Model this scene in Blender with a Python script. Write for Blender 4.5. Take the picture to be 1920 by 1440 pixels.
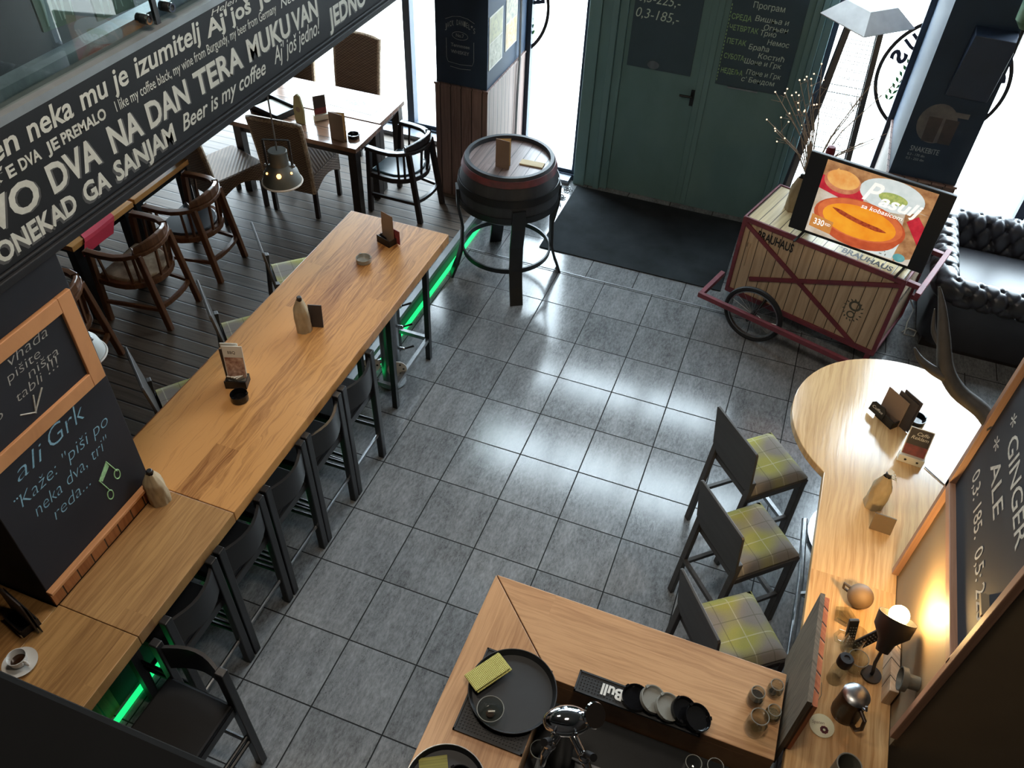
import bpy, math, random
from mathutils import Matrix, Vector
random.seed(7)
PI = math.pi
S = bpy.context.scene
C = S.collection
for o in list(bpy.data.objects):
    bpy.data.objects.remove(o)

# ------------------------------------------------------------------ camera
cam = bpy.data.cameras.new('camera'); cam.sensor_fit = 'HORIZONTAL'; cam.sensor_width = 36.0
cam.lens = 36.0 * 1571.53 / 1920.0
cam.clip_start = 0.02
camo = bpy.data.objects.new('camera', cam); C.objects.link(camo)
camo.matrix_world = Matrix(((0.93544876, -0.26851813, 0.22985569, 1.683),
                            (0.35170914, 0.64242737, -0.68087279, -4.8268),
                            (0.03516111, 0.71776396, 0.69539816, 4.7031),
                            (0, 0, 0, 1)))
S.camera = camo
# ------------------------------------------------------------------ world, exposure
S.view_settings.view_transform = 'Standard'; S.view_settings.look = 'None'
S.view_settings.gamma = 1.0; S.view_settings.use_curve_mapping = False
S.view_settings.exposure = 0.15
S.cycles.max_bounces = 7; S.cycles.transparent_max_bounces = 16; S.cycles.sample_clamp_indirect = 4.0
S.cycles.caustics_reflective = False; S.cycles.caustics_refractive = False
w = bpy.data.worlds.new('daylight'); S.world = w; w.use_nodes = True
bg = w.node_tree.nodes['Background']; bg.inputs[0].default_value = (0.76, 0.88, 1.0, 1); bg.inputs[1].default_value = 21.0


def area_light(name, loc, size, rot, power, col, portal=False, size_y=None):
    l = bpy.data.lights.new(name, 'AREA'); l.energy = power; l.color = col
    l.shape = 'RECTANGLE'; l.size = size; l.size_y = size_y or size
    if portal: l.cycles.is_portal = True
    o = bpy.data.objects.new(name, l); C.objects.link(o); o.location = loc; o.rotation_euler = rot
    return o


# portals guide sampling of the daylight that comes through the glazed front
area_light('portal_street', (-0.9, 3.12, 2.75), 9.6, (-PI / 2, 0, 0), 1, (1, 1, 1), True, 5.2)
# added warm fill lights without fixtures, unseen above the room and bar
for _n, (_l, _p, _s) in enumerate([((-0.5, -2.4, 5.3), 50, .5), ((1.7, -3.4, 5.3), 42, .5), ((0.6, -5.8, 5.3), 9, .4)]):
    area_light('warm_fill_light', _l, _s, (0, 0, 0), _p, (1.0, .86, .70))


# ------------------------------------------------------------------ mesh builder
class MB:
    def __init__(self):
        self.v = []; self.f = []; self.m = Matrix.Identity(4)

    def at(self, loc=(0, 0, 0), rot=(0, 0, 0), scale=(1, 1, 1)):
        from mathutils import Euler
        self.m = Matrix.Translation(loc) @ Euler(rot).to_matrix().to_4x4() @ Matrix.Diagonal((*scale, 1))
        return self

    def raw(self, vs, fs):
        n = len(self.v); m = self.m
        self.v += [tuple(m @ Vector(p)) for p in vs]
        self.f += [tuple(i + n for i in f) for f in fs]
        return self

    def box(self, x0, x1, y0, y1, z0, z1):
        vs = [(x, y, z) for z in (z0, z1) for y in (y0, y1) for x in (x0, x1)]
        return self.raw(vs, [(0, 2, 3, 1), (4, 5, 7, 6), (0, 1, 5, 4), (2, 6, 7, 3), (0, 4, 6, 2), (1, 3, 7, 5)])

    def bar(self, p0, p1, a, b=None, up=(0, 0, 1)):
        """rectangular bar of section a (side) x b (along up)"""
        b = b or a
        p0 = Vector(p0); p1 = Vector(p1); d = (p1 - p0).normalized(); u = Vector(up)
        if abs(d.dot(u)) > .98: u = Vector((0, 1, 0))
        s = d.cross(u).normalized(); u = s.cross(d).normalized()
        vs = []
        for p in (p0, p1):
            for i, j in ((-1, -1), (1, -1), (1, 1), (-1, 1)):
                vs.append(tuple(p + s * (i * a / 2) + u * (j * b / 2)))
        return self.raw(vs, [(0, 3, 2, 1), (4, 5, 6, 7), (0, 1, 5, 4), (1, 2, 6, 5), (2, 3, 7, 6), (3, 0, 4, 7)])

    def tube(self, pts, r, n=8, closed=False, caps=True):
        pts = [Vector(p) for p in pts]; k = len(pts)
        rs = r if isinstance(r, (list, tuple)) else [r] * k
        vs = []; prev = None
        for i, p in enumerate(pts):
            if closed: d = pts[(i + 1) % k] - pts[i - 1]
            else: d = pts[min(i + 1, k - 1)] - pts[max(i - 1, 0)]
            d = d.normalized() if d.length > 1e-9 else Vector((0, 0, 1))
            if prev is None:
                a = Vector((0, 0, 1)) if abs(d.z) < .9 else Vector((1, 0, 0))
                s = d.cross(a).normalized()
            else:
                s = (prev - d * prev.dot(d)).normalized()
            prev = s; t = d.cross(s)
            for j in range(n):
                an = 2 * PI * j / n
                vs.append(tuple(p + (s * math.cos(an) + t * math.sin(an)) * rs[i]))
        fs = []
        for i in range(k if closed else k - 1):
            i2 = (i + 1) % k
            for j in range(n):
                j2 = (j + 1) % n
                fs.append((i * n + j, i * n + j2, i2 * n + j2, i2 * n + j))
        if not closed and caps:
            fs.append(tuple(range(n - 1, -1, -1))); fs.append(tuple((k - 1) * n + j for j in range(n)))
        return self.raw(vs, fs)

    def cyl(self, c, r, z0, z1, n=24, r1=None):
        r1 = r if r1 is None else r1
        return self.lathe([(0, z0), (r, z0), (r1, z1), (0, z1)], n, c)

    def lathe(self, prof, n=24, c=(0, 0)):
        """profile of (radius, z) from bottom outside to top; radius 0 closes"""
        vs = []; fs = []; idx = []
        for r, z in prof:
            if r <= 1e-7:
                idx.append([len(vs)] * n); vs.append((c[0], c[1], z))
            else:
                idx.append(list(range(len(vs), len(vs) + n)))
                vs += [(c[0] + r * math.cos(2 * PI * j / n), c[1] + r * math.sin(2 * PI * j / n), z) for j in range(n)]
        for a, b in zip(idx, idx[1:]):
            for j in range(n):
                j2 = (j + 1) % n
                q = [a[j], a[j2], b[j2], b[j]]
                q2 = []
                for t in q:
                    if t not in q2: q2.append(t)
                if len(q2) > 2: fs.append(tuple(q2))
        return self.raw(vs, fs)

    def prism(self, poly, z0, z1):
        n = len(poly)
        vs = [(x, y, z0) for x, y in poly] + [(x, y, z1) for x, y in poly]
        fs = [tuple(range(n - 1, -1, -1)), tuple(range(n, 2 * n))]
        fs += [(i, (i + 1) % n, n + (i + 1) % n, n + i) for i in range(n)]
        return self.raw(vs, fs)

    def grid(self, fn, nu, nv, cu=False):
        vs = [fn(i / (nu if cu else nu - 1), j / (nv - 1)) for j in range(nv) for i in range(nu)]
        fs = []
        for j in range(nv - 1):
            for i in range(nu if cu else nu - 1):
                i2 = (i + 1) % nu
                fs.append((j * nu + i, j * nu + i2, (j + 1) * nu + i2, (j + 1) * nu + i))
        return self.raw(vs, fs)

    def ball(self, c, r, n=16, sz=1.0):
        k = n // 2
        return self.lathe([(max(0, r * math.sin(PI * i / k)) if 0 < i < k else 0, c[2] - r * sz * math.cos(PI * i / k)) for i in range(k + 1)], n, (c[0], c[1]))

    def ring(self, c, r0, r1, z0, z1, n=32):
        pr = [(r0, z0), (r1, z0), (r1, z1), (r0, z1), (r0, z0)]
        return self.lathe(pr, n, c)

    def sheet(self, pts):
        return self.raw(pts, [tuple(range(len(pts)))])


def link(name, mb, mat, parent=None, smooth=False, bevel=0, label=None):
    me = bpy.data.meshes.new(name)
    me.from_pydata(mb.v, [], mb.f); me.update()
    if mat: me.materials.append(mat)
    if smooth:
        for p in me.polygons: p.use_smooth = True
        try: me.set_sharp_from_angle(angle=math.radians(38))
        except Exception: pass
    o = bpy.data.objects.new(name, me); C.objects.link(o)
    if bevel:
        b = o.modifiers.new('bevel', 'BEVEL'); b.width = bevel; b.segments = 2; b.limit_method = 'ANGLE'
        b.harden_normals = False
    if parent: o.parent = parent
    if label: o['label'] = label
    return o


def part(name, mb, mat, parent, smooth=False, bevel=0, label=None):
    return link(name, mb, mat, parent, smooth, bevel, label)


def thing(name, label, cat, loc=(0, 0, 0), rz=0.0, group=None, rot=None):
    o = bpy.data.objects.new(name, None); C.objects.link(o); o.empty_display_size = .1
    o.location = loc; o.rotation_euler = rot or (0, 0, rz); o['label'] = label; o['category'] = cat
    if group: o['group'] = group
    return o


def solo(name, mb, mat, label, cat, loc=(0, 0, 0), rz=0.0, group=None, smooth=False, bevel=0, rot=None):
    o = link(name, mb, mat, None, smooth, bevel, label)
    o.location = loc; o.rotation_euler = rot or (0, 0, rz); o['category'] = cat
    if group: o['group'] = group
    return o


def struct(name, mb, mat, smooth=False, bevel=0):
    o = link(name, mb, mat, None, smooth, bevel); o['kind'] = 'structure'
    return o


def dup(o, label, loc=None, rz=None, group=None):
    r = o.copy(); C.objects.link(r); r['label'] = label
    if loc is not None: r.location = loc
    if rz is not None: r.rotation_euler = (0, 0, rz)
    if group: r['group'] = group
    for ch in [c for c in bpy.data.objects if c.parent == o]:
        c2 = ch.copy(); C.objects.link(c2); c2.parent = r
        for g in [c for c in bpy.data.objects if c.parent == ch]:
            g2 = g.copy(); C.objects.link(g2); g2.parent = c2
    return r


# ------------------------------------------------------------------ text
_tc = {}


def text2d(s, bold=0.0, shear=0.0):
    k = (s, bold, shear)
    if k not in _tc:
        cu = bpy.data.curves.new('t', 'FONT'); cu.body = s; cu.size = 1; cu.offset = bold; cu.shear = shear
        cu.resolution_u = 3; cu.fill_mode = 'FRONT'
        ob = bpy.data.objects.new('t', cu)
        me = ob.to_mesh()
        vs = [(v.co.x, v.co.y) for v in me.vertices]; fs = [tuple(p.vertices) for p in me.polygons]
        ob.to_mesh_clear(); bpy.data.objects.remove(ob); bpy.data.curves.remove(cu)
        _tc[k] = (vs, fs)
    return _tc[k]


def write(mb, s, f, a0, a1, b, h, bold=0.0, shear=0.0, slope=0.0, flip=False):
    """letters of string s from a0 to a1, baseline b, capital height h, mapped to 3-D by f(a, b)"""
    vs, fs = text2d(s, bold, shear)
    if not vs: return
    x0 = min(v[0] for v in vs); x1 = max(v[0] for v in vs)
    k = (a1 - a0) / (x1 - x0); ky = h / 0.682
    pts = [f(a0 + (x - x0) * k, b + y * ky + slope * (x - x0) * k) for x, y in vs]
    mb.raw(pts, [tuple(reversed(q)) if flip else q for q in fs])


# ------------------------------------------------------------------ materials
def lin(c):
    if isinstance(c, str):
        c = c.lstrip('#'); c = [int(c[i:i + 2], 16) for i in (0, 2, 4)]
    return tuple(((x / 255) / 12.92 if x / 255 <= .04045 else ((x / 255 + .055) / 1.055) ** 2.4) for x in c)


class NT:
    def __init__(self, name):
        self.mat = bpy.data.materials.new(name); self.mat.use_nodes = True
        self.t = self.mat.node_tree; self.n = self.t.nodes; self.b = self.n['Principled BSDF']; self.out = self.n['Material Output']

    def new(self, ty, **kw):
        n = self.n.new(ty)
        for k, v in kw.items(): setattr(n, k, v)
        return n

    def set(self, sock, v):
        if hasattr(v, 'is_output') or isinstance(v, bpy.types.NodeSocket): self.t.links.new(v, sock)
        else: sock.default_value = v

    def math(self, op, a, b=0.0, c=None):
        n = self.new('ShaderNodeMath', operation=op); self.set(n.inputs[0], a); self.set(n.inputs[1], b)
        if c is not None: self.set(n.inputs[2], c)
        return n.outputs[0]

    def mix(self, f, a, b, mode='MIX'):
        n = self.new('ShaderNodeMix', data_type='RGBA', blend_type=mode)
        self.set(n.inputs[0], f)
        for i, v in ((6, a), (7, b)):
            self.set(n.inputs[i], (*v, 1) if isinstance(v, tuple) and len(v) == 3 else v)
        return n.outputs[2]

    def ramp(self, f, p0, p1):
        n = self.new('ShaderNodeMapRange'); self.set(n.inputs[0], f); n.inputs[1].default_value = p0; n.inputs[2].default_value = p1
        return n.outputs[0]

    def obj(self):
        return self.new('ShaderNodeTexCoord').outputs['Object']

    def sep(self, v):
        n = self.new('ShaderNodeSeparateXYZ'); self.set(n.inputs[0], v); return n.outputs

    def comb(self, x, y, z=0.0):
        n = self.new('ShaderNodeCombineXYZ')
        for i, v in enumerate((x, y, z)): self.set(n.inputs[i], v)
        return n.outputs[0]

    def vmul(self, v, s):
        n = self.new('ShaderNodeVectorMath', operation='MULTIPLY'); self.set(n.inputs[0], v); n.inputs[1].default_value = s
        return n.outputs[0]

    def noise(self, v, scale=1.0, detail=4.0, rough=.55, dist=0.0):
        n = self.new('ShaderNodeTexNoise'); self.set(n.inputs['Vector'], v); n.inputs['Scale'].default_value = scale
        n.inputs['Detail'].default_value = detail; n.inputs['Roughness'].default_value = rough; n.inputs['Distortion'].default_value = dist
        return n.outputs[0]

    def white(self, v):
        n = self.new('ShaderNodeTexWhiteNoise', noise_dimensions='3D'); self.set(n.inputs['Vector'], v); return n.outputs[0]

    def bump(self, h, strength=.3, dist=.01):
        n = self.new('ShaderNodeBump'); self.set(n.inputs['Height'], h); n.inputs['Strength'].default_value = strength
        n.inputs['Distance'].default_value = dist; self.t.links.new(n.outputs[0], self.b.inputs['Normal'])

    def fin(self, col=None, rough=.5, metal=0.0, spec=.5, coat=0.0):
        b = self.b
        if col is not None: self.set(b.inputs['Base Color'], (*col, 1) if isinstance(col, tuple) and len(col) == 3 else col)
        self.set(b.inputs['Roughness'], rough); b.inputs['Metallic'].default_value = metal
        b.inputs['Specular IOR Level'].default_value = spec; b.inputs['Coat Weight'].default_value = coat
        return self.mat


def plain(name, c, rough=.5, metal=0.0, c2=None, scale=(6, 6, 6), spec=.5, bump=0.0, coat=0.0, detail=4):
    k = NT(name); a = lin(c)
    nz = k.noise(k.vmul(k.obj(), scale), 1.0, detail)
    b2 = lin(c2) if c2 else tuple(x * .8 for x in a)
    col = k.mix(k.ramp(nz, .3, .7), a, b2)
    if bump: k.bump(nz, bump)
    return k.fin(col, rough, metal, spec, coat)


def wood(name, light, dark, axis='y', stave=.09, rough=.38, tone=.55, length=1.1, spec=.45, gap=0.0, fine=1.0, bump=.05, swirl=.09):
    """planked wood: staves run along axis, each with its own tone and grain"""
    k = NT(name); o = k.sep(k.obj())
    u, v, w_ = {'y': (o[0], o[1], o[2]), 'x': (o[1], o[0], o[2]), 'z': (o[0], o[2], o[1])}[axis]
    if axis == 'z': u = k.math('ADD', u, w_)
    uu = k.math('DIVIDE', u, stave); iu = k.math('FLOOR', uu)
    r1 = k.white(k.comb(iu, 3.3, 1.7))
    iv = k.math('FLOOR', k.math('ADD', k.math('DIVIDE', v, length), k.math('MULTIPLY', r1, 7.0)))
    r2 = k.white(k.comb(iu, iv, 9.1)); r3 = k.white(k.comb(iv, iu, 4.4))
    gu = k.math('ADD', u, k.math('MULTIPLY', r2, 5.0)); gv = k.math('ADD', v, k.math('MULTIPLY', r3, 5.0))
    warp = k.noise(k.comb(k.math('MULTIPLY', gu, 7), k.math('MULTIPLY', gv, 1.6), w_), 1.0, 3)
    g = k.noise(k.comb(k.math('MULTIPLY', k.math('ADD', gu, k.math('MULTIPLY', warp, swirl)), 62 * fine), k.math('MULTIPLY', gv, 2.2 * fine), w_), 1.0, 5, .62)
    fl = k.noise(k.comb(k.math('MULTIPLY', gu, 260 * fine), k.math('MULTIPLY', gv, 9 * fine), w_), 1.0, 2)
    f = k.math('ADD', k.math('MULTIPLY', k.ramp(g, .36, .68), .62), k.math('MULTIPLY', k.math('SUBTRACT', r2, .5), tone))
    f = k.math('ADD', f, k.math('MULTIPLY', k.math('SUBTRACT', fl, .5), .35))
    col = k.mix(k.ramp(f, 0.0, .75), lin(light), lin(dark))
    if gap:
        fr = k.math('FRACT', uu); e = k.math('MINIMUM', fr, k.math('SUBTRACT', 1.0, fr))
        m = k.ramp(e, gap * .5 / stave, gap * 1.0 / stave)
        col = k.mix(m, tuple(x * .12 for x in lin(dark)), col); k.bump(m, .5, .004)
    elif bump: k.bump(f, bump, .004)
    return k.fin(col, rough, 0, spec)


def glass(name, tint=(1, 1, 1), rough=.0, refl=1.0):
    """thin clear pane: lets light straight through, mirrors by Fresnel"""
    k = NT(name); k.n.remove(k.b)
    tr = k.new('ShaderNodeBsdfTransparent'); tr.inputs[0].default_value = (*tint, 1)
    gl = k.new('ShaderNodeBsdfGlossy'); gl.inputs['Roughness'].default_value = rough
    fr = k.new('ShaderNodeFresnel'); fr.inputs[0].default_value = 1.5
    mx = k.new('ShaderNodeMixShader'); bf = k.new('ShaderNodeNewGeometry').outputs['Backfacing']
    k.set(mx.inputs[0], k.math('MULTIPLY', k.math('MULTIPLY', fr.outputs[0], refl), k.math('SUBTRACT', 1.0, bf)))
    k.t.links.new(tr.outputs[0], mx.inputs[1]); k.t.links.new(gl.outputs[0], mx.inputs[2])
    k.t.links.new(mx.outputs[0], k.out.inputs[0])
    return k.mat


def emit(name, c, s):
    k = NT(name); b = k.b
    b.inputs['Base Color'].default_value = (*lin(c), 1); b.inputs['Emission Color'].default_value = (*lin(c), 1)
    b.inputs['Emission Strength'].default_value = s; b.inputs['Roughness'].default_value = .4
    return k.mat


M = {}
M['oak'] = wood('oak_table', '#c08c54', '#734522', 'y', .15, .34, .85, 1.8, swirl=.18)
M['oak_x'] = wood('oak_counter', '#c0946a', '#976c48', 'x', .13, .36, .35, 3.0)
M['oak_y2'] = wood('oak_counter_arm', '#c0946a', '#976c48', 'y', .09, .36, .45, 3.0)
M['oak_pale'] = wood('pale_oak', '#d0ac7c', '#a47c50', 'y', .5, .15, .25, 5.0, .7, 0, .8)
M['deck'] = wood('deck_boards', '#5f5348', '#40362e', 'x', .128, .55, .5, 2.4, .35, .009, .7)
M['pine'] = wood('pine_boards', '#c4ac90', '#a28a70', 'z', .093, .6, .3, 9, .3, .004, .6)
M['pine_top'] = wood('pine_top_boards', '#d6c398', '#ac946c', 'y', .093, .35, .3, 9, .5, .004, .6)
M['frame_wood'] = wood('frame_wood', '#bf8658', '#a06c44', 'y', .3, .55, .2, 5)
M['panel_wood'] = wood('panelling', '#87706a', '#64504a', 'z', .105, .5, .3, 9, .4, .006)
M['dark_wood'] = wood('dark_panelling', '#60504c', '#463936', 'z', .105, .5, .2, 9, .4, .006)
M['chair_wood'] = wood('chair_wood', '#6a452c', '#442a1a', 'y', .3, .3, .2, 5)
M['espresso'] = plain('espresso_wood', '#2e2a28', .4, c2='#241f1d', scale=(3, 3, 30))
M['charcoal'] = plain('charcoal_wood', '#43403e', .5, c2='#35322f', scale=(3, 3, 20))
M['walnut'] = plain('dark_walnut', '#2b2321', .35, c2='#1f1917', scale=(3, 3, 30))
M['blackwood'] = plain('black_lacquered_wood', '#1b1c1e', .33, c2='#141416')
M['seatblack'] = plain('black_seat_pad', '#0f0f11', .6, spec=.25)
M['boardframe'] = wood('brown_frame', '#94705a', '#7a5a46', 'y', .3, .55, .2, 5)
M['blackmetal'] = plain('black_metal', '#202326', .4, .3, c2='#191b1d')
M['black'] = plain('black_plastic', '#141416', .45)
M['chalk'] = plain('chalkboard', '#1c1d22', .7, c2='#24252a', scale=(2, 2, 2), spec=.3)
M['signblack'] = plain('sign_black', '#131316', .6, c2='#111113', spec=.3)
M['paint'] = plain('cream_paint', '#c4c2b6', .6, c2='#b2b0a4', scale=(30, 30, 30))
M['paint_shadow'] = plain('grey_paint_outline', '#4a4947', .6)
M['chalkwhite'] = plain('white_chalk', '#b4b0a6', .9, c2='#8c8880', scale=(60, 60, 60))
M['chalkblue'] = plain('blue_chalk', '#8fb6c6', .9, c2='#6c97ab', scale=(60, 60, 60))
M['chalkgreen'] = plain('green_chalk', '#a6d09a', .9, c2='#7fa878', scale=(60, 60, 60))
M['chalkdoor'] = plain('door_chalk', '#d2e6dc', .9, c2='#b2cac0', scale=(60, 60, 60))
M['door'] = plain('hazy_green_door_paint', '#67878a', .5, c2='#5c7c7e', scale=(4, 4, 2), spec=.4)  # paint lightened and blued to carry the haze from the windows
M['doorframe'] = plain('green_frame_paint', '#6b8e92', .5, c2='#608286', scale=(4, 4, 2))
M['doorboard'] = plain('hazy_door_blackboard', '#435762', .7, c2='#3c4f5a', scale=(2, 2, 2), spec=.3)  # board colour lightened for the haze over the door
M['pillar'] = plain('hazy_pillar_paint', '#2b3d54', .65, c2='#26364a', scale=(3, 3, 3), spec=.3)  # black paint tinted blue, window haze mixed into its colour
M['steel'] = plain('brushed_steel', '#9a9c9c', .32, 1.0, c2='#84868a', scale=(40, 40, 2))
M['chrome'] = plain('chrome', '#d8dade', .06, 1.0)
M['alu'] = plain('aluminium_trim', '#8c9092', .5, .7)
M['redframe'] = plain('red_painted_wood', '#7d3640', .55, c2='#65303a', scale=(12, 12, 12))
M['rubber'] = plain('black_rubber', '#191b1e', .6, c2='#121316')
M['grey_enamel'] = plain('grey_lamp_enamel', '#53554f', .5, c2='#484a45')
M['lit_enamel'] = plain('lit_lamp_enamel', '#a9aeab', .5)  # same lamp enamel made lighter, its lit look put into the colour
M['glasspane'] = glass('window_glass', (.97, .99, .98))
M['railglass'] = glass('railing_glass', (.80, .86, .84), 0, 1.9)
M['glassware'] = glass('glassware', (.93, .95, .94), .03, 1.6)
M['paper'] = plain('white_paper', '#d9d6cc', .7, c2='#c9c6bb')
M['kraft'] = plain('kraft_paper', '#a8977a', .8, c2='#8c7c60', scale=(14, 14, 9), bump=.4)
M['menu'] = plain('brown_menu_card', '#7e6a5c', .7, c2='#74614f')
M['menupaper'] = plain('kraft_menu_inside', '#c7a878', .8)
M['darkcard'] = plain('dark_card', '#3a3230', .6, c2='#2d2725')
M['porcelain'] = plain('white_porcelain', '#c9c7c2', .2)
M['led'] = emit('green_led', '#18d870', 1.5)
M['ledsoft'] = emit('green_led_diffuser', '#3fbf80', .6)
M['warm_bulb'] = emit('lit_bulb', '#ffd98a', 60.0)
M['fairy'] = emit('fairy_light', '#ffdcb4', 1.6)
M['redcloth'] = plain('red_napkin', '#e0344c', .8)
M['mat'] = plain('entrance_mat', '#2f3437', .95, c2='#1f2325', scale=(3, 3, 3), detail=8, spec=.15)
M['potblack'] = plain('black_glazed', '#101012', .12)


# ================================================================== the setting
def tile_floor():
    k = NT('floor_tiles'); o = k.sep(k.obj()); x, y = o[0], o[1]
    past = k.math('GREATER_THAN', y, 1.375)
    x2 = k.math('ADD', x, k.math('MULTIPLY', past, .195)); y2 = k.math('ADD', y, k.math('MULTIPLY', past, -.02))
    u = k.math('DIVIDE', x2, .45); v = k.math('DIVIDE', y2, .45)
    iu = k.math('FLOOR', u); iv = k.math('FLOOR', v)
    r1 = k.white(k.comb(iu, iv, .5)); r2 = k.white(k.comb(iv, iu, 7.5))

    def edge(q):
        f = k.math('FRACT', q); return k.math('MINIMUM', f, k.math('SUBTRACT', 1.0, f))
    e = k.math('MINIMUM', edge(u), edge(v)); m = k.ramp(e, .0075, .0115)
    sx = k.math('ADD', x2, k.math('MULTIPLY', r1, 9)); sy = k.math('ADD', y2, k.math('MULTIPLY', r2, 9))
    big = k.noise(k.comb(k.math('MULTIPLY', sx, 9), k.math('MULTIPLY', sy, 2.6)), 1.0, 4, .6)
    mid = k.noise(k.comb(k.math('MULTIPLY', sx, 60), k.math('MULTIPLY', sy, 22)), 1.0, 5, .7)
    spk = k.noise(k.comb(k.math('MULTIPLY', sx, 170), k.math('MULTIPLY', sy, 75)), 1.0, 2, .5)
    f = k.math('ADD', k.math('MULTIPLY', k.ramp(big, .3, .7), .45), k.math('MULTIPLY', k.ramp(mid, .33, .67), .6))
    f = k.math('ADD', f, k.math('MULTIPLY', k.math('SUBTRACT', r1, .5), .22))
    col = k.mix(f, lin('#505355'), lin('#8f9294'))
    dk = k.math('MULTIPLY', k.ramp(spk, .60, .70), k.ramp(big, .56, .40))
    col = k.mix(k.math('MULTIPLY', dk, .75), col, lin('#2a2b2d'))
    col = k.mix(m, lin('#0c0d0e'), col)
    rg = k.math('ADD', .05, k.math('MULTIPLY', mid, .20))
    rg = k.math('ADD', rg, k.math('MULTIPLY', k.math('SUBTRACT', 1.0, m), .75))
    k.bump(k.math('ADD', m, k.math('MULTIPLY', mid, .02)), .25, .003)
    return k.fin(col, rg, 0, .5)


M['tiles'] = tile_floor()
M['wallgrey'] = plain('brown_plaster', '#403833', .9, c2='#38312d', scale=(2, 2, 2))
M['walldark'] = plain('dark_red_wall', '#221715', .85, c2='#1c1312', scale=(2, 2, 2))
M['ceil'] = plain('dark_ceiling', '#3a3836', .9)
M['pave'] = plain('street_pavement', '#b9b6ae', .9, c2='#a5a29b', scale=(1, 1, 1))
M['winframe'] = plain('window_frame_paint', '#2e3c4a', .45, c2='#29364a')
M['threshold'] = plain('grey_threshold', '#8a929a', .35, .4, c2='#787f88', scale=(20, 20, 2))

XL, XR, YB, YF, ZC = -6.2, 5.2, -7.5, 3.0, 5.6
struct('floor', MB().box(-1.05, XR, YB, 3.14, -.12, 0), M['tiles'])
struct('floor_deck', MB().box(XL, -.985, -2.8, YF, 0, .15).box(XL, -1.06, YB, -2.8, 0, .15), M['deck'])
t = struct('trim_1', MB().box(-.935, 2.2, 1.375, 1.387, 0, .004), M['alu'])
struct('trim_2', MB().box(-1.03, -.975, -2.8, YF - 1.0, .15, .158).box(-.985, -.975, -2.8, 2.0, .118, .15), M['alu'])
struct('trim_3', MB().box(-.985, -.978, -2.8, 2.0, .0, .118), M['blackmetal'])
struct('ground', MB().box(-30, 30, 3.14, 40, -.2, -.05), M['pave'])
struct('wall_left', MB().box(XL - .2, XL, YB, YF + .14, 0, ZC), M['walldark'])
struct('wall_right', MB().box(XR, XR + .2, YB, YF + .14, 0, ZC), M['wallgrey'])
struct('wall_back', MB().box(XL, XR, YB - .2, YB, 0, ZC), M['wallgrey'])
struct('ceiling', MB().box(XL, XR, YB, YF + .14, ZC, ZC + .2), M['ceil'])
# glazed front: base rail, transom beam, header
struct('wall_front', MB().box(XL, -1.5, YF, YF + .14, 0, .22).box(3.03, XR, YF, YF + .14, 0, .24).box(1.78, 2.52, YF, YF + .14, 0, .24).box(-1.0, -.31, YF, YF + .14, 0, .06)
       .box(XL, -1.5, YF, YF + .14, 2.62, 2.86).box(-1.0, 2.52, YF, YF + .14, 2.5, 2.7).box(3.03, XR, YF, YF + .14, 2.5, 2.7).box(-1.5, 2.52, YF, YF + .14, 3.30, 4.15).box(XL, XR, YF, YF + .14, 5.2, ZC), M['winframe'])
struct('trim_4', MB().box(XL, -1.52, 2.84, YF, .15, .2).box(-1.0, -.40, 2.88, YF, 0.0, .05), M['threshold'])


def window(n, x0, x1, z0, z1, mulls=(), transoms=()):
    root = struct('window_%d' % n, MB().box(x0, x0 + .05, YF + .03, YF + .11, z0, z1).box(x1 - .05, x1, YF + .03, YF + .11, z0, z1)
                  .box(x0 + .05, x1 - .05, YF + .03, YF + .11, z0, z0 + .04).box(x0 + .05, x1 - .05, YF + .03, YF + .11, z1 - .04, z1), M['winframe'])
    for mx in mulls:
        part('mullion', MB().box(mx - .04, mx + .04, YF + .02, YF + .12, z0 + .03, z1 - .03), M['winframe'], root)
    for tz in transoms:
        part('transom', MB().box(x0 + .05, x1 - .05, YF + .03, YF + .11, tz - .03, tz + .03), M['winframe'], root)
    part('pane', MB().box(x0 + .02, x1 - .02, YF + .066, YF + .074, z0 + .02, z1 - .02), M['glasspane'], root)
    return root


window(1, XL, -1.5, .22, 2.62, (-4.0, -2.30))
window(2, -1.0, -.36, .06, 2.5)
window(3, 1.78, 2.52, .24, 2.5)
window(4, 3.03, XR, .24, 2.5, (3.86,))
window(5, XL, -1.5, 2.86, 5.2, (-4.0, -2.3))
window(6, -1.5, 2.52, 2.7, 3.30, (-.31, .79, 1.78))
window(7, 2.52, XR, 2.7, 5.2, (3.86,), (3.9,))
window(8, -1.5, 2.52, 4.15, 5.2, (-.31, .79, 1.78))


# ---- door: two painted leaves with blackboards, stepped frame
struct('trim_5', MB().box(-.36, -.24, 2.93, 3.14, 0, 2.5).box(-.24, -.14, 2.96, 3.14, 0, 2.5).box(-.14, -.08, 2.93, 3.14, 0, 2.5).box(-.08, .0, 2.97, 3.14, 0, 2.5)
       .box(1.60, 1.66, 2.97, 3.14, 0, 2.5).box(1.66, 1.71, 2.93, 3.14, 0, 2.5).box(1.71, 1.78, 2.96, 3.14, 0, 2.5).box(0, 1.6, 2.96, 3.14, 2.4, 2.5), M['doorframe'], bevel=.006)
d1 = struct('door_1', MB().box(.0, .80, 3.0, 3.05, .0, 2.4).box(.735, .795, 2.985, 3.0, .02, 2.4), M['door'], bevel=.004)
part('blackboard', MB().box(.045, .66, 2.988, 3.0, 1.355, 2.36), M['doorboard'], d1)
mb = MB(); fy = lambda yy: (lambda a, b: (a, yy, b))
mb = MB(); write(mb, '0,3-185,-', fy(2.9865), .068, .47, 1.815, .085, bold=-.006, shear=.2, slope=-.02); part('chalk_line', mb, M['chalkdoor'], d1)
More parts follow.
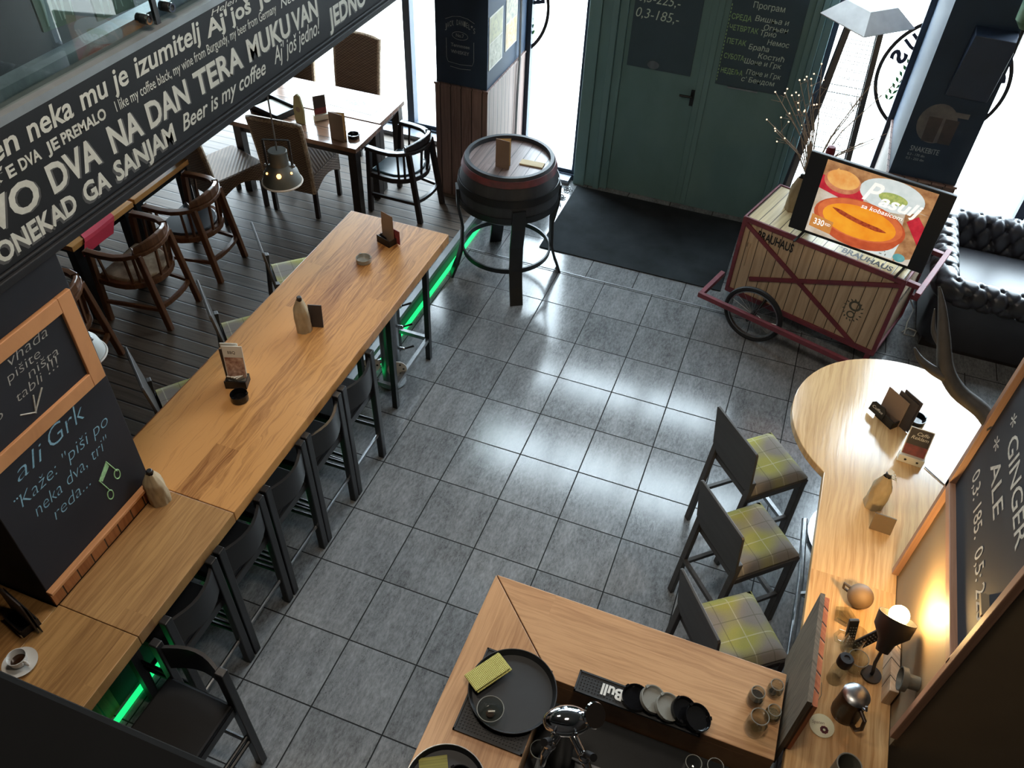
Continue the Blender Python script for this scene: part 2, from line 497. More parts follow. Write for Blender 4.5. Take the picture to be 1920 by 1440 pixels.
mb = MB(); write(mb, '0,5-225,-', fy(2.9865), .075, .46, 1.955, .085, bold=-.006, shear=.2, slope=-.02); part('chalk_line', mb, M['chalkdoor'], d1)
mb = MB().at((.30, 2.985, 1.40), (PI / 2, 0, 0)); mb.lathe([(0, -.003), (.055, -.003), (.055, .003), (0, .003)], 24)
mb.v = [(.30 + (p[0] - .30) * 1.0, p[1], 1.40 + (p[2] - 1.40) * .72) for p in mb.v]
part('oval_plate', mb, M['steel'], d1, True)
part('door_handle', MB().box(.70, .735, 2.975, 3.0, 1.08, 1.23).tube([(.715, 2.975, 1.18), (.715, 2.945, 1.18), (.60, 2.94, 1.18)], .011, 8), M['blackmetal'], d1, True)
d2 = struct('door_2', MB().box(.80, 1.60, 3.0, 3.05, .0, 2.4).box(.795, .85, 2.985, 3.0, .02, 2.4), M['door'], bevel=.004)
part('blackboard', MB().box(.900, 1.54, 2.986, 3.0, 1.336, 2.36), M['doorboard'], d2)
part('chalk_ledge', MB().box(1.02, 1.30, 2.975, 2.986, 1.322, 1.334), M['threshold'], d2)
mb = MB(); g = fy(2.9845)
mb = MB(); write(mb, 'Програм', g, 1.09, 1.36, 2.055, .05); part('chalk_line', mb, M['chalkdoor'], d2)
for s, a0, a1, b in (('Вишња и', 1.13, 1.42, 1.95), ('Огњен', 1.22, 1.43, 1.885), ('Трио', 1.20, 1.34, 1.835), ('Немос', 1.28, 1.47, 1.765), ('Браћа', 1.13, 1.31, 1.70),
                     ('Костић', 1.23, 1.46, 1.635), ('Шоне и Грк', 1.12, 1.45, 1.57), ("П'оне и Грк", 1.16, 1.47, 1.475), ("с' Бендом", 1.13, 1.43, 1.405)):
    mb = MB(); write(mb, s, g, a0, a1, b, .045, shear=.1, slope=.01); part('chalk_line', mb, M['chalkdoor'], d2)
mb = MB()
for s, a0, a1, b in (('СРЕДА', .925, 1.10, 1.935), ('ЧЕТВРТАК', .925, 1.18, 1.84), ('ПЕТАК', .93, 1.10, 1.72), ('СУБОТА:', .93, 1.12, 1.585), ('НЕДЕЉА', .93, 1.13, 1.45)):
    mb = MB(); write(mb, s, g, a0, a1, b, .045, .008); part('chalk_weekday', mb, M['chalkgreen'], d2)
mb = MB()
for i in range(22):
    z = 1.37 + i * .032; mb.raw([(.905, 2.9845, z), (.912, 2.9845, z), (.912, 2.9845, z + .02), (.905, 2.9845, z + .02)], [(0, 1, 2, 3)])
part('dashed_line', mb, M['chalkgreen'], d2)

# ---- street-side pillars: black above, wood panelling below
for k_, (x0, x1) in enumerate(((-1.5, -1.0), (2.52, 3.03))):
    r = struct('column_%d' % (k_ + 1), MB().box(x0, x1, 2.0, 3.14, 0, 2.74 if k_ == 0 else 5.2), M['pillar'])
    part('panelling', MB().box(x0 - .012, x1 + .012, 1.986, 3.0, 0.02, 1.285), M['panel_wood' if k_ == 0 else 'dark_wood'], r)
    part('ledge', MB().box(x0 - .02, x1 + .02, 1.975, 3.0, 1.285, 1.305), M['panel_wood'], r, bevel=.003)
# ---- mezzanine with its lettered fascia
struct('mezzanine', MB().box(XL, -1.0, YB, YF, 2.74, 3.2), M['signblack'])
struct('trim_6', MB().box(-1.0, -.955, YB, YF, 2.665, 2.70).box(-1.16, -1.0, YB, YF, 2.665, 2.74).box(-.985, -.97, YB, YF, 2.70, 2.715), M['signblack'], bevel=.004)
struct('trim_7', MB().box(-1.07, -.985, YB, YF, 3.2, 3.232), M['alu'])
struct('trim_8', MB().box(-1.16, -1.075, YB, YF, 3.2, 3.27), M['threshold'])
sg = solo('fascia_sign', MB().box(-1.0, -.985, -4.4, 2.6, 2.715, 3.2), M['signblack'], 'long black fascia sign covered in cream beer sayings under the glass railing', 'sign')
SX = -.9842
fx = lambda xx: (lambda a, b: (xx, a, b))
def saying(words, z, sh=None):
    for s, a0, a1, h, bold, shear in words:
        mb = MB(); write(mb, s, fx(SX), a0, a1, z, h, bold, shear)
        o = part('lettering', mb, M['paint'], sg)
        if sh:
            m2 = MB(); write(m2, s, fx(SX - .0005), a0 + sh[0], a1 + sh[0], z + sh[1], h, bold, shear)
            part('letter_shadow', m2, M['paint_shadow'], o)


saying([(s, a0, a1, h, .028, 0) for s, a0, a1, h in (('PIVO', -3.16, -2.775, .115), ('DVA', -2.715, -2.437, .112), ('NA', -2.365, -2.166, .112), ('DAN', -2.121, -1.834, .108), ('TERA', -1.78, -1.396, .108), ('MUKU', -1.343, -.945, .105), ('VAN', -.92, -.656, .1))], 2.868, (.009, -.006))
saying([(s, a0, a1, h, .03, 0) for s, a0, a1, h in (('PONEKAD', -3.10, -2.632, .078), ('GA', -2.584, -2.43, .08), ('SANJAM', -2.392, -1.985, .082))], 2.748, (-.010, -.010))
saying([('JEDNO', -.55, -.10, .105, .03, 0)], 2.757, (-.008, -.008))
saying([(s, a0, a1, .085, .018, .12) for s, a0, a1 in (('Jeden', -3.12, -2.778), ('neka', -2.73, -2.494), ('mu', -2.448, -2.292), ('je', -2.262, -2.165), ('izumitelj', -2.118, -1.66))], 3.098)
saying([("Aj'", -1.618, -1.444, .072, .026, 0), ('još', -1.425, -1.253, .072, .026, 0), ('jedno', -1.19, -.8, .072, .026, 0)], 3.088)
saying([(s, a0, a1, .043, .03, 0) for s, a0, a1 in (('VIŠE', -2.99, -2.835), ('DVA', -2.812, -2.707), ('JE', -2.676, -2.610), ('PREMALO', -2.592, -2.340))], 3.02)
saying([('I like my coffee black, my wine from Burgundy, my beer from Germany', -2.28, -1.045, .044, .004, 0)], 3.018)
saying([('Helen', -1.56, -1.35, .026, 0, .3)], 3.168)
saying([('Necu', -1.0, -.82, .044, .004, .2)], 3.02)
saying([('Beer is my coffee', -1.925, -1.218, .072, .012, .35)], 2.762)
saying([("Aj' još jedno!", -1.135, -.655, .085, .006, .3)], 2.774)
# glass railing on the mezzanine edge
rl = thing('glass_railing', 'clear glass railing standing on the mezzanine edge above the fascia sign', 'railing', (-1.03, 0, 3.2))
part('glass_panel', MB().box(-.006, .006, -1.85, 2.9, .03, 1.05), M['railglass'], rl)
part('glass_panel', MB().box(-.006, .006, -4.45, -1.88, .03, 1.05), M['railglass'], rl)
part('joint_strip', MB().box(-.008, .008, -1.878, -1.852, .03, 1.05), M['black'], rl)
for y in (-1.94, -1.785):
    mb = MB().at((0.0, y, .078), (0, PI / 2, 0)); mb.lathe([(0, -.03), (.022, -.03), (.022, .02), (.016, .026), (0, .026)], 20)
    c_ = part('clamp', mb, M['blackmetal'], rl, True)
    mb = MB().at((.026, y, .078), (0, PI / 2, 0)); mb.ring((0, 0), .012, .02, -.002, .004, 20)
    part('clamp_ring', mb, M['chrome'], c_, True)
M['reflected'] = plain('reflected_panel', '#71827f', .35, c2='#65756f')
M['reflected_pale'] = plain('pale_reflection', '#a9bdbc', .5)


def reflected(y0, y1, z0, z1, seed, label):  # reflections in the railing glass, built as patterned panels behind it
    r = thing('reflection_panel', label, 'panel', (-1.10, 0, 0), group=None)
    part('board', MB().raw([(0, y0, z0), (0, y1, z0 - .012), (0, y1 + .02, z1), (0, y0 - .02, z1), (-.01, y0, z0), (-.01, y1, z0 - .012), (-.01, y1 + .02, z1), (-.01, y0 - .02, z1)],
         [(0, 1, 2, 3), (7, 6, 5, 4), (0, 4, 5, 1), (1, 5, 6, 2), (2, 6, 7, 3), (3, 7, 4, 0)]), M['reflected'], r)
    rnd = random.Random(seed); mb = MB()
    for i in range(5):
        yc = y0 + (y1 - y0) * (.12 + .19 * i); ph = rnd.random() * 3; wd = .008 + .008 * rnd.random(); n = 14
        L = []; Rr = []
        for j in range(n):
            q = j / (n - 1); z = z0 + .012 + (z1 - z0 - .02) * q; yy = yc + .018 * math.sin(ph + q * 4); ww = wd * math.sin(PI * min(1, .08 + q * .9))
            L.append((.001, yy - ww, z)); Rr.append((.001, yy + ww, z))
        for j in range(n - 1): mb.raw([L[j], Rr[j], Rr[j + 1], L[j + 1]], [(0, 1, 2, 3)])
    part('reflected_pattern', mb, M['reflected_pale'], r)
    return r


reflected(-2.40, -2.23, 3.37, 3.95, 3, 'pale reflection in the railing glass built as a panel, the lower left one')
reflected(-2.12, -1.90, 3.315, 3.95, 8, 'pale reflection in the railing glass built as a panel, nearer the clamps')
# ---- chalkboard pier that carries the mezzanine
struct('column_3', MB().box(-1.35, -1.0, -3.545, -2.80, 0, 2.74), M['chalk'], bevel=.004)
struct('wall_counter', MB().box(-1.09, -1.0, YB + 1, -3.545, 0, 1.0), wood('plank_wall', '#7a5636', '#5c3e26', 'z', .16, .5, .3, 9, .4, .006))
struct('trim_9', MB().box(-1.0, -.988, -3.545, -2.80, 1.08, 1.178), wood('plank_skirt', '#9c6237', '#7c4824', 'z', .097, .45, .35, 9, .4, .005))
struct('trim_10', MB().box(-1.0, -.965, -3.55, -2.795, 1.178, 1.20), M['frame_wood'], bevel=.004)
cb = thing('framed_chalkboard', 'small chalkboard in a tan wooden frame on the black pier', 'chalkboard', (-1.0, 0, 0))
part('board', MB().box(0, .008, -3.6 + .06, -2.83, 1.98, 2.46), M['chalk'], cb)
part('frame', MB().box(0, .022, -3.54, -2.895, 2.395, 2.47).box(0, .022, -3.54, -2.895, 1.965, 2.04).box(0, .022, -2.895, -2.82, 1.965, 2.47), M['frame_wood'], cb, bevel=.003)
mb = MB(); h = fx(.0088)
mb = MB(); write(mb, 'vhada', h, -3.20, -2.99, 2.345, .050, -.014, .25); part('chalk_line', mb, M['chalkwhite'], cb)
mb = MB(); write(mb, 'pišite', h, -3.24, -3.06, 2.285, .045, -.014, .15); part('chalk_line', mb, M['chalkwhite'], cb)
mb = MB(); write(mb, 'ništa', h, -3.15, -2.98, 2.232, .045, -.014, .15); part('chalk_line', mb, M['chalkwhite'], cb)
mb = MB(); write(mb, 'tabli', h, -3.24, -3.095, 2.178, .045, -.014, .2); part('chalk_line', mb, M['chalkwhite'], cb)
mb = MB(); write(mb, 'po', h, -3.42, -3.32, 2.17, .045, -.014, .1); part('chalk_line', mb, M['chalkwhite'], cb)
mb = MB(); write(mb, '!!!', h, -3.065, -3.0, 2.18, .055, -.01, .2); part('chalk_line', mb, M['chalkwhite'], cb)
mb = MB(); mb.tube([(.009, -3.17, 2.155), (.009, -3.195, 2.07)], .0035, 5).tube([(.009, -3.12, 2.155), (.009, -3.195, 2.075)], .0035, 5).tube([(.009, -3.26, 2.12), (.009, -3.195, 2.075)], .0035, 5)
part('chalk_arrow', mb, M['chalkwhite'], cb)
tx = thing('chalk_message', 'blue handwritten chalk verse with a green music note on the black pier', 'chalk writing', (-1.0, 0, 0))
mb = MB(); h = fx(.0012)
mb = MB(); write(mb, 'ali', h, -3.40, -3.235, 1.835, .09, -.016, .3); part('chalk_line', mb, M['chalkblue'], tx)
mb = MB(); write(mb, 'Grk', h, -3.20, -2.985, 1.845, .10, -.014, .25); part('chalk_line', mb, M['chalkblue'], tx)
mb = MB(); write(mb, '...', h, -3.46, -3.42, 1.77, .05, .004); part('chalk_line', mb, M['chalkblue'], tx)
mb = MB(); write(mb, 'Kaže: "piši po', h, -3.44, -2.89, 1.71, .07, -.016, .25, -.01); part('chalk_line', mb, M['chalkblue'], tx)
mb = MB(); write(mb, 'neka dva, tri"', h, -3.405, -2.93, 1.60, .07, -.016, .25, -.01); part('chalk_line', mb, M['chalkblue'], tx)
mb = MB(); write(mb, 'reda...', h, -3.34, -3.11, 1.495, .07, -.016, .25, -.01); part('chalk_line', mb, M['chalkblue'], tx)
mb = MB()
mb.raw([(.0012, -2.99, 1.53), (.0012, -3.065, 1.47), (.0012, -3.05, 1.445), (.0012, -2.985, 1.49)], [(0, 1, 2, 3)])
mb.tube([(.001, -2.99, 1.53), (.001, -2.955, 1.42)], .003, 5).tube([(.001, -3.065, 1.47), (.001, -3.035, 1.36)], .003, 5)
for (yy, zz) in ((-2.962, 1.405), (-3.042, 1.335)):
    mb.tube([(.001, yy + .018 * math.cos(a), zz + .03 * math.sin(a)) for a in [i * PI / 8 for i in range(16)]], .003, 5, True)
part('music_note', mb, M['chalkgreen'], tx)


# ================================================================== green light strip and long bar table
solo('light_strip', MB().box(-.972, -.945, -4.4, 1.75, .001, .022), M['led'], 'long glowing green light strip along the foot of the deck step', 'light strip')
bt = thing('bar_table', 'long oak bar table running beside the deck step to the chalkboard pier', 'bar table', (0, 0, 0))
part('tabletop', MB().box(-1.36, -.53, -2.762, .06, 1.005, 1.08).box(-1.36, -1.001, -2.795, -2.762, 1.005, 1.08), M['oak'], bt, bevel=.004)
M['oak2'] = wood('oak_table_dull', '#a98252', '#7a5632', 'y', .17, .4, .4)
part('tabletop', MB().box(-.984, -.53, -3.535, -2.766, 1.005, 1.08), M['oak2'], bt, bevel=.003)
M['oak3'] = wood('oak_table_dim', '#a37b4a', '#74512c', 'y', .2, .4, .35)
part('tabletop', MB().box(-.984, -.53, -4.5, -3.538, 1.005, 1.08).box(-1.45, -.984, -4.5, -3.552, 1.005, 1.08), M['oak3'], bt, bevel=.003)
for x in (-.615, -.89):
    for y in (-.20, -.81):
        part('leg', MB().box(x - .02, x + .02, y - .02, y + .02, 0.001, 1.005), M['blackmetal'], bt)
part('footrest', MB().box(-.91, -.60, -.215, -.185, .2, .235).box(-.91, -.60, -.825, -.795, .2, .235).box(-.63, -.60, -.8, -.2, .2, .235).box(-.905, -.875, -.8, -.2, .2, .235), M['steel'], bt)
part('brace', MB().bar((-.615, -.2, .86), (-.74, -.2, 1.005), .035), M['blackmetal'], bt)
for y in (-3.445, -4.1):
    part('leg', MB().box(-.85, -.81, y - .02, y + .02, 0.001, 1.005), M['blackmetal'], bt)
# stainless column with valves under the table
sc = thing('standpipe', 'stainless steel column with valve levers standing under the bar table', 'tap column', (-.77, -.56, 0))
part('pipe', MB().lathe([(0, .0), (.11, 0), (.11, .012), (.075, .014), (.075, .95), (.085, .955), (.085, .975), (0, .975)], 28), M['steel'], sc, True)
for z in (.80, .60, .38):
    v = part('valve', MB().tube([(.07, 0, z), (.11, .005, z)], .013, 8).ball((.115, .005, z), .017, 10), M['chrome'], sc, True)
    part('lever', MB().tube([(.115, .005, z), (.15, .02, z + .015), (.19, .04, z + .03)], [.008, .007, .009], 8), M['blackmetal'], v, True)
for (x, y) in ((.105, -.10), (-.10, -.14)):
    mb = MB().at((x, y, .26), (PI / 2, 0, .5)); mb.lathe([(0, 0), (.075, 0), (.075, .008), (0, .008)], 28)
    fl = part('flange', mb, M['porcelain'], sc, True)
    mb = MB().at((x, y, .26), (PI / 2, 0, .5))
    for i in range(6):
        mb.lathe([(0, -.002), (.009, -.002), (.009, .010), (0, .010)], 8, (.05 * math.cos(i * PI / 3), .05 * math.sin(i * PI / 3)))
    part('bolt_holes', mb, M['black'], fl)
    part('pipe_stub', MB().tube([(x * .5, y * .5, .26), (x, y, .26)], .02, 10), M['steel'], sc, True)


# ================================================================== black bar stools on the tiles
def dark_stool(label):
    t = thing('bar_stool', label, 'bar stool', (0, 0, 0), 0, 'black bar stools along the bar table')
    H = .72
    part('seat', MB().box(-.19, .19, -.19, .18, H - .035, H), M['seatblack'], t, bevel=.012)
    for s in (-1, 1):
        part('leg', MB().bar((s * .187, -.215, 0), (s * .184, -.20, 1.03), .05, .045, (0, 1, 0)), M['blackwood'], t, bevel=.006, label=None)
        part('leg', MB().bar((s * .185, .19, 0), (s * .175, .16, H - .035), .04, .035, (0, 1, 0)), M['blackwood'], t, bevel=.004)

    def bk(u, v):
        x = -.18 + .36 * u; return (x, -.205 - .055 * math.sin(PI * u) + (0 if v < .5 else .018), 0)
    vs = []
    n = 9
    for j in range(n):
        u = j / (n - 1); x = -.178 + .356 * u; y = -.19 - .055 * math.sin(PI * u)
        vs += [(x, y, .80), (x, y - .018, .80), (x, y - .018, .995), (x, y, .995)]
    fs = [(0, 1, 2, 3), tuple(4 * (n - 1) + q for q in (3, 2, 1, 0))]
    for j in range(n - 1):
        for q in range(4): fs.append((4 * j + q, 4 * j + 4 + q, 4 * j + 4 + (q + 1) % 4, 4 * j + (q + 1) % 4))
    part('backrest', MB().raw(vs, fs), M['blackwood'], t, True)
    part('seat_rail', MB().box(-.175, .175, -.2, -.175, H - .09, H - .035).box(-.17, .17, .15, .17, H - .09, H - .035).box(-.19, -.17, -.18, .16, H - .09, H - .035).box(.17, .19, -.18, .16, H - .09, H - .035), M['blackwood'], t)
    part('stretcher', MB().tube([(-.19, -.205, .24), (.19, -.205, .24)], .012, 8), M['steel'], t, True, label='bare steel foot rail')
    part('stretcher', MB().tube([(-.19, .18, .20), (.19, .18, .20)], .014, 8), M['blackwood'], t, True)
    for s in (-1, 1):
        part('stretcher', MB().tube([(s * .19, -.205, .30), (s * .18, .18, .30)], .013, 8), M['blackwood'], t, True)
        part('stretcher', MB().tube([(s * .19, -.205, .36), (s * .18, .18, .36)], .011, 8), M['blackwood'], t, True)
    return t


st = dark_stool('black bar stool at the bar table beside the steel column, farthest from the pier')
st.location = (-.70, -1.485, 0); st.rotation_euler = (0, 0, PI / 2)
for i, (y, lb) in enumerate(((-1.915, 'second black bar stool along the bar table counting from the steel column'), (-2.345, 'middle one of the five black stools in a row at the bar table'),
                             (-2.78, 'fourth black bar stool along the bar table, opposite the paper-wrapped bottle by the pier'), (-3.215, 'nearest black stool of the row, tucked under the table behind the pulled-out stool'))):
    dup(st, lb, (-.70, y, 0))
dup(st, 'black bar stool pulled out sideways at the near table end, its whole seat showing', (-.29, -3.72, 0), PI - .03)


# ================================================================== plaid stools
def plaid():
    k = NT('plaid_fabric'); o = k.sep(k.obj())
    wv = k.noise(k.vmul(k.obj(), (220, 220, 220)), 1, 2)
    bl = k.noise(k.vmul(k.obj(), (7, 7, 7)), 1.0, 2)

    def stripe(c, per, off, wd):
        f = k.math('FRACT', k.math('ADD', k.math('DIVIDE', c, per), off))
        return k.math('SUBTRACT', 1.0, k.ramp(k.math('ABSOLUTE', k.math('SUBTRACT', f, .5)), wd, wd * 1.4))
    a = k.math('ADD', k.math('SINE', k.math('MULTIPLY', o[0], 26)), k.math('SINE', k.math('MULTIPLY', k.math('ADD', o[1], .06), 22)))
    yel = k.ramp(k.math('ADD', a, k.math('MULTIPLY', bl, 1.2)), -.3, 1.7)
    c = k.mix(yel, lin('#86807a'), lin('#9c9a50'))
    c = k.mix(k.math('MULTIPLY', k.math('MAXIMUM', stripe(o[0], .21, .22, .012), stripe(o[1], .2, .3, .012)), .55), c, lin('#c4c0a8'))
    c = k.mix(k.math('MULTIPLY', k.math('MAXIMUM', stripe(o[0], .21, .72, .01), stripe(o[1], .2, .78, .01)), .5), c, lin('#4c4a3a'))
    c = k.mix(k.math('MULTIPLY', wv, .35), c, lin('#5c5848'))
    k.bump(wv, .15, .002)
    return k.fin(c, .85, 0, .25)


M['plaid'] = plaid()


def plaid_stool(label):
    t = thing('plaid_bar_stool', label, 'bar stool', (0, 0, 0), 0, 'plaid bar stools')
    W = M['charcoal']; H = .74
    def seat(u, v):
        x = -.205 + .41 * u; y = -.20 + .42 * v
        e = min(1, min(u, 1 - u) * 9) * 1.0; e2 = 1 if v < .8 else math.cos((v - .8) / .2 * PI / 2) ** .6
        return (x, y, H - .045 + .045 * (e ** .5) * e2)
    mb = MB().grid(seat, 15, 15); n = len(mb.v)
    mb.box(-.205, .205, -.2, .215, H - .06, H - .045)
    part('seat', mb, M['plaid'], t, True)
    part('seat_frame', MB().box(-.215, .215, -.215, .22, H - .105, H - .055), W, t, bevel=.006)
    # back board: flat dark panel with clipped lower corners, leaning back
    pr = [(-.21, .0), (-.16, -.055), (.16, -.055), (.21, .0), (.215, .33), (.205, .34), (-.205, .34), (-.215, .33)]
    mb = MB().at((0, -.232, H + .03), (PI / 2 + .13, 0, 0)); mb.prism(pr, -.008, .008)
    part('backrest', mb, W, t, bevel=.003)
    for s in (-1, 1):
        part('leg', MB().bar((s * .195, -.275, 0), (s * .19, -.215, H + .08), .042, .03, (0, 1, 0)), W, t, bevel=.004)
        part('leg', MB().bar((s * .195, .205, 0), (s * .195, .19, H - .06), .046, .04, (0, 1, 0)), W, t, bevel=.004)
        part('stretcher', MB().bar((s * .195, -.25, .30), (s * .195, .2, .30), .022, .03), W, t)
    part('stretcher', MB().bar((-.19, -.255, .36), (.19, -.255, .36), .022, .03), W, t)
    part('footrest', MB().bar((-.19, .2, .22), (.19, .2, .22), .025, .032), M['steel'], t, label='steel-capped foot bar')
    return t


ps = plaid_stool('yellow and grey plaid bar stool nearest the round counter end')
ps.location = (2.07, -.97, 0); ps.rotation_euler = (0, 0, math.radians(-48))
dup(ps, 'middle plaid bar stool of the three at the pale counter', (2.09, -1.585, 0), math.radians(-48))
dup(ps, 'plaid bar stool partly hidden behind the mitred front counter', (2.11, -2.23, 0), math.radians(-53))
dup(ps, 'plaid bar stool on the deck at the far end of the bar table', (-1.455, -.56, .15), math.radians(-46))
dup(ps, 'plaid bar stool on the deck across from the paper-wrapped middle bottle', (-1.40, -1.27, .15), math.radians(-43))
dup(ps, 'plaid bar stool on the deck across from the tall menu stand, nearest the pier', (-1.40, -1.965, .15), math.radians(-38))


# ================================================================== bent-arm wooden chairs
def captain(name, label, Wd, seatmat, group):
    t = thing(name, label, 'armchair', (0, 0, 0), 0, group)
    zr = .72
    def U(q, r=.27, fy_=.26):       # horseshoe path, q in 0..1, front ends at +y
        a = PI * (1.0 + q)
        x = r * math.cos(a); y = r * math.sin(a) * .98
        return x, y
    path = [(-.285, .20), (-.29, .06)] + [(.29 * math.cos(PI * (1 + i / 12)), .02 + .27 * math.sin(PI * (1 + i / 12))) for i in range(1, 12)] + [(.29, .06), (.285, .20)]

    def band(pts, w, z0, z1f):
        n = len(pts); vs = []; fs = []
        for i, (x, y) in enumerate(pts):
            a = Vector(pts[min(i + 1, n - 1)]) - Vector(pts[max(i - 1, 0)]); a.normalize(); nx, ny = -a.y, a.x
            z1 = z1f(i / (n - 1))
            vs += [(x + nx * w / 2, y + ny * w / 2, z0), (x - nx * w / 2, y - ny * w / 2, z0), (x - nx * w / 2, y - ny * w / 2, z1), (x + nx * w / 2, y + ny * w / 2, z1)]
        for i in range(n - 1):
            for q in range(4): fs.append((4 * i + q, 4 * i + 4 + q, 4 * i + 4 + (q + 1) % 4, 4 * i + (q + 1) % 4))
        fs += [(3, 2, 1, 0), tuple(4 * (n - 1) + q for q in range(4))]
        return MB().raw(vs, fs)
    part('arm_rail', band(path, .055, zr - .035, lambda q: zr), Wd, t, bevel=.006)
    crest = [(.285 * math.cos(PI * (1 + i / 12)), .02 + .265 * math.sin(PI * (1 + i / 12))) for i in range(3, 10)]
    part('crest_rail', band(crest, .035, zr, lambda q: zr + .075 * math.sin(PI * (.12 + .76 * q)) ** .7), Wd, t, bevel=.008)
    rim = [(-.25, .22), (-.255, .04)] + [(.255 * math.cos(PI * (1 + i / 12)), .02 + .25 * math.sin(PI * (1 + i / 12))) for i in range(1, 12)] + [(.255, .04), (.25, .22)]
    part('seat_rail', band(rim, .05, .39, lambda q: .44), Wd, t, bevel=.006)
    seat = [(x * .93, y * .93 + .005) for x, y in rim]
    mb = MB().prism(seat, .425, .455); part('cushion', mb, seatmat, t, bevel=.018)
    for s in (-1, 1):
        part('leg', MB().bar((s * .255, .235, 0), (s * .27, .19, zr - .03), .045, .045, (0, 1, 0)), Wd, t, bevel=.005)
        part('leg', MB().bar((s * .205, -.30, 0), (s * .19, -.195, zr - .02), .04, .05, (0, 1, 0)), Wd, t, bevel=.005)
        for a in (.16, .23, .30):
            an = PI * (1 + (a if s < 0 else 1 - a)); x, y = math.cos(an), math.sin(an)
            if a < .2 or True: part('spindle', MB().bar((x * .265, .02 + .255 * y, .44), (x * .285, .02 + .27 * y, zr - .03), .016), Wd, t)
        an0 = .06
        part('spindle', MB().bar((s * .262, .10, .44), (s * .288, .10, zr - .03), .016), Wd, t)
    part('spindle', MB().bar((0.05, -.235, .44), (0.05, -.25, zr - .03), .018), Wd, t)
    part('spindle', MB().bar((-.05, -.235, .44), (-.05, -.25, zr - .03), .018), Wd, t)
    st_ = [(-.2, -.26), (-.1, -.285), (0, -.292), (.1, -.285), (.2, -.26)]
    part('stretcher', band(st_, .03, .2, lambda q: .235), Wd, t)
    for s in (-1, 1):
        part('stretcher', MB().bar((s * .258, .22, .2), (s * .205, -.27, .2), .022, .03), Wd, t)
    return t


M['hide'] = plain('mottled_cowhide', '#b9a58a', .8, c2='#6e5238', scale=(9, 9, 9), detail=5)
M['leatherblue'] = plain('dark_teal_leather', '#30424a', .28, c2='#28383f')
M['leatherblk'] = plain('black_leather', '#25262a', .4)
M['chair_dark'] = plain('near_black_chair_wood', '#2c2523', .35, c2='#231d1b', scale=(4, 4, 20))
G_ = 'bent-arm wooden chairs'
ca = captain('bentwood_armchair', 'brown bent-arm wooden chair with a pale cowhide seat by the table with the red napkin', M['chair_wood'], M['hide'], G_)
ca.location = (-2.935, -.66, .15); ca.rotation_euler = (0, 0, PI / 2 + .05)
cb_ = captain('bentwood_armchair', 'brown bent-arm wooden chair with a black leather seat, next to the wicker chairs', M['chair_wood'], M['leatherblk'], G_)
cb_.location = (-2.935, .03, .15); cb_.rotation_euler = (0, 0, PI / 2 + .06)
cc = captain('bentwood_armchair', 'near-black bent-arm chair with a teal leather seat by the window table', M['chair_dark'], M['leatherblue'], G_)
cc.location = (-1.70, 1.62, .15); cc.rotation_euler = (0, 0, PI / 2 - .12)
cd = captain('bentwood_armchair', 'brown bent-arm chair mostly hidden behind the chalkboard pier', M['chair_wood'], M['leatherblk'], G_)
cd.location = (-3.05, -1.5, .15); cd.rotation_euler = (0, 0, PI / 2 + .2)


# ================================================================== tables on the deck
def small_table(label, x0, x1, y0, y1, zt, topmat, legmat, loc0=.15, th=.045, group=None):
    cx, cy = (x0 + x1) / 2, (y0 + y1) / 2
    t = thing('dining_table', label, 'table', (cx, cy, loc0), 0, group); hx, hy = (x1 - x0) / 2, (y1 - y0) / 2; z = zt - loc0
    part('tabletop', MB().box(-hx, hx, -hy, hy, z - th, z), topmat, t, bevel=.003)
    part('apron', MB().box(-hx + .05, hx - .05, -hy + .05, hy - .05, z - th - .07, z - th), legmat, t)
    for sx in (-1, 1):
        for sy in (-1, 1):
            part('leg', MB().box(*sorted((sx * (hx - .02), sx * (hx - .10))), *sorted((sy * (hy - .02), sy * (hy - .10))), 0, z - th), legmat, t)
    return t


M['oak_bright'] = wood('oak_bright', '#d89c58', '#b47c3e', 'y', .12, .4, .3, 3)
M['tabledark'] = wood('brown_table_boards', '#8a6a56', '#5e4536', 'x', .16, .16, .3, 3, .6, .005, .7)
small_table('bright oak table under the fascia sign with a red napkin', -3.98, -3.19, -1.0, -.30, .90, M['oak_bright'], M['blackmetal'])
small_table('bright oak table under the fascia sign next to the napkin table, nothing on it', -3.99, -3.20, -.27, .45, .90, M['oak_bright'], M['blackmetal'])
small_table('brown boarded table at the window with menus and a paper bag', -3.3, -1.955, 1.205, 1.715, .90, M['tabledark'], M['espresso'])
small_table('brown boarded table against the window glass with a printed placemat', -3.3, -1.985, 1.735, 2.27, .90, M['tabledark'], M['espresso'])
mb = MB(); NN = 8
def cloth(u, v):
    x = -3.50 + .46 * u; y = -.72 + .34 * v; over = max(0, x + 3.185)
    return (min(x, -3.185) + min(over, .012), y - .22 * u, .904 - max(0, over - .012) * .9 + .004 * math.sin(u * 5 + v * 4))
solo('napkin', MB().grid(cloth, 14, 10), M['redcloth'], 'red napkin hanging over the edge of the bright oak table', 'napkin')


